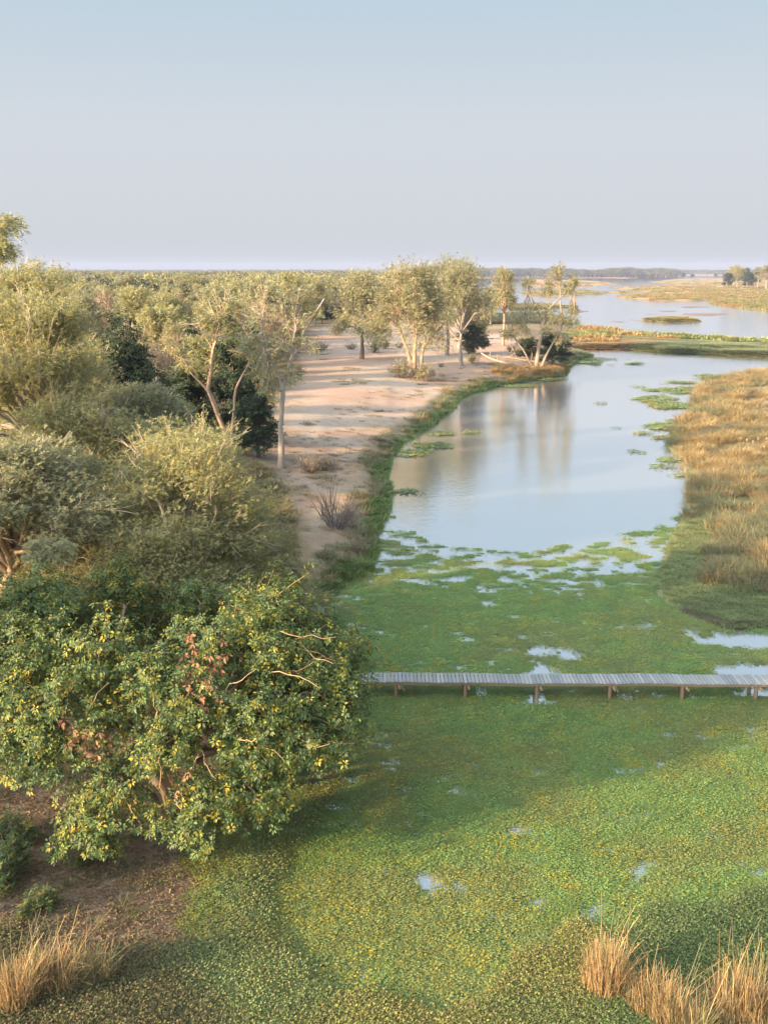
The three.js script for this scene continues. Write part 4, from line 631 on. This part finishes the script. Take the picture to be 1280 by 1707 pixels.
  add('low_plants', leafClump(rng(209), 70, 0.34, 0.042, [[0.14, 0.185, 0.065], [0.17, 0.205, 0.075], [0.12, 0.15, 0.06], [0.19, 0.185, 0.09], [0.22, 0.22, 0.085], [0.155, 0.135, 0.08]], 0.7), short, 'short creeping plants on the damp ground along the lower edge');
  add('reeds', tuft(211, 44, 1.2, 0.8, [[0.30, 0.26, 0.11], [0.24, 0.22, 0.09], [0.36, 0.28, 0.12]], 0.06, 0.6), reeds, 'reeds and coarse grass on the spit and the far islands');
  console.log('grass', gold.length, olive.length, lush.length, dry.length, short.length, reeds.length);
}
// thin arching stems, a few of them much longer than the rest
function wisps(seed, n, h, spread, cols, lean) {
  const R = rng(seed), L = new Leaves();
  for (let k = 0; k < n; k++) {
    const a = R() * 6.283, q = Math.sqrt(R()) * spread, b = a + (R() - 0.5) * 3.2, long = R() < 0.05, l = h * (long ? 1.05 + 0.35 * R() : (0.3 + 0.6 * R()) * (1 - 0.35 * (q / spread) ** 2)), ln = l * lean * R() * (0.35 + 0.65 * R()) * (long ? 1.1 : 1), d = [Math.cos(b), 0, Math.sin(b)], w = 0.0065 + 0.006 * R(), s = [-d[2] * w, 0, d[0] * w], c = mul(cols[Math.floor(R() * cols.length)], 0.75 + 0.5 * R());
    let p = [Math.cos(a) * q, -0.05, Math.sin(a) * q], prev = p;
    for (let i = 1; i <= 3; i++) { const t = i / 3, m = add(p, [d[0] * ln * t * t + (R() - 0.5) * 0.05, l * (t - 0.35 * lean * R() * t * t * t), d[2] * ln * t * t + (R() - 0.5) * 0.05]), e = mul(s, 1 - 0.3 * (i - 1)), f = mul(s, i === 3 ? 0.35 : 1 - 0.3 * i); L.quad(sub(prev, e), add(prev, e), add(m, f), sub(m, f), c); prev = m; }
  }
  return L.geometry();
}
// tall straw tussocks along the lower edge of the picture
{
  const straw = [[0.46, 0.30, 0.14], [0.40, 0.26, 0.12], [0.52, 0.36, 0.18], [0.31, 0.23, 0.11], [0.23, 0.20, 0.09]], G = [wisps(221, 900, 1.45, 0.42, straw, 0.6), wisps(223, 800, 1.15, 0.5, straw, 0.9), wisps(225, 620, 1.25, 0.4, [...straw, ...OLIVE], 0.85)];
  const list = [
    [1008, 1640, 0, [0.95, 1.1, 0.95], 'tall dense straw tussock standing alone at the lower right'], [1090, 1672, 1, [0.95, 0.95, 0.95], 'broad straw tussock right of and below the tall dense one'], [1145, 1722, 2, [0.9, 1.0, 0.9], 'straw tussock cut by the lower edge between two larger ones'],
    [1225, 1690, 0, [1.0, 1.0, 1.0], 'tall feathery straw tussock in the lower right corner'], [1275, 1705, 1, [0.95, 1.0, 0.95], 'straw tussock at the right edge in the bottom corner'], [1185, 1700, 2, [0.8, 0.8, 0.8], 'small olive straw tussock left of the corner tussock'], [1055, 1655, 2, [0.6, 0.6, 0.6], 'low straw tussock between the tall dense one and the broad one'], [1115, 1700, 0, [0.8, 0.7, 0.8], 'low bushy straw tussock just below the broad one'], [1250, 1660, 2, [0.8, 0.95, 0.8], 'thin straw tussock behind the one in the lower right corner'],
    [95, 1655, 1, [0.95, 0.95, 0.95], 'wide straw tussock in the lower left with bent stems'], [30, 1690, 0, [0.9, 0.85, 0.9], 'straw tussock at the lower left corner'], [162, 1640, 2, [0.75, 0.85, 0.75], 'narrow leaning straw tussock right of the wide one in the lower left'], [60, 1650, 2, [0.7, 0.8, 0.7], 'thin straw tussock behind the corner one at lower left'],
  ];
  list.forEach(([u, v, k, s, label], i) => {
    const [x, z] = ground(u, v, 0.3), o = base('straw_tussock', x, groundY(x, z), z, i * 1.3); o.scale.set(s[0] * 1.22, s[1] * 1.12, s[2] * 1.22);
    const stalks = part('stems', G[k], M.blade, o); stalks.userData.kind = 'stuff';
    tag(o, label, 'grass tussock', null);
  });
}
// fallen leaves on the bare ground
{
  const R = rng(231), list = [], L = new Leaves(); L.quad([-0.07, 0, 0], [0, 0.015, -0.035], [0.07, 0, 0], [0, 0.012, 0.035], [1, 1, 1]);
  for (let k = 0; k < 16000; k++) { const v = 1180 + R() * 440, u = -30 + R() * 640, [x, z] = ground(u, v, 0.6), l = land(x, z); if (l.kind !== 'mainland' || l.h < 0.03) continue; const dens = sstep(-2, 1, sd(litterLand, x, z)); if (R() > 0.06 + dens) continue; const b = 0.6 + 0.8 * R(), s = 0.6 + 0.8 * R(); list.push([x, l.h + 0.015, z, R() * 6.28, s, s, s, mul(R() < 0.75 ? [0.26, 0.16, 0.09] : [0.40, 0.27, 0.15], b), (R() - 0.5) * 0.6]); }
  tag(instanced('leaf_litter', L.geometry(), M.leaf, list), 'brown fallen leaves scattered under the broad evergreen', 'leaf litter', null, 'stuff');
}
// pale seed heads on the right bank
{
  const R = rng(241), L = new Leaves(), W = new Wood(); for (let k = 0; k < 60; k++) { const v = ball(R), p = [v[0] * 0.16, 1.25 + v[1] * 0.26, v[2] * 0.16]; L.tri(p, add(p, mul(ball(R), 0.16)), add(p, mul(ball(R), 0.16)), [0.48, 0.42, 0.32]); }
  W.tube([[0, -0.1, 0], [0.02, 0.6, 0], [0, 1.2, 0]], [0.015, 0.012, 0.008], 3, [0.35, 0.28, 0.15]);
  const proto = base('reed_plume', 0, 0, 0); part('stalk', W.geometry(), M.bark, proto); part('plume', L.geometry(), M.blade, proto);
  [[1233, 733], [1243, 736], [1253, 740], [1262, 735], [1272, 748], [1276, 734], [1247, 748]].forEach(([u, v], i) => { const [x, z] = ground(u, v + 8, 0.8), o = i ? copy(proto, 0, 0, 0, 0, 1) : proto; put(o, x, z, i, 0.5); tag(o, 'pale fluffy reed plume standing in the golden grass of the right bank', 'reed plume', 'pale plumes on the right bank'); });
}
renderer.render(scene, camera);
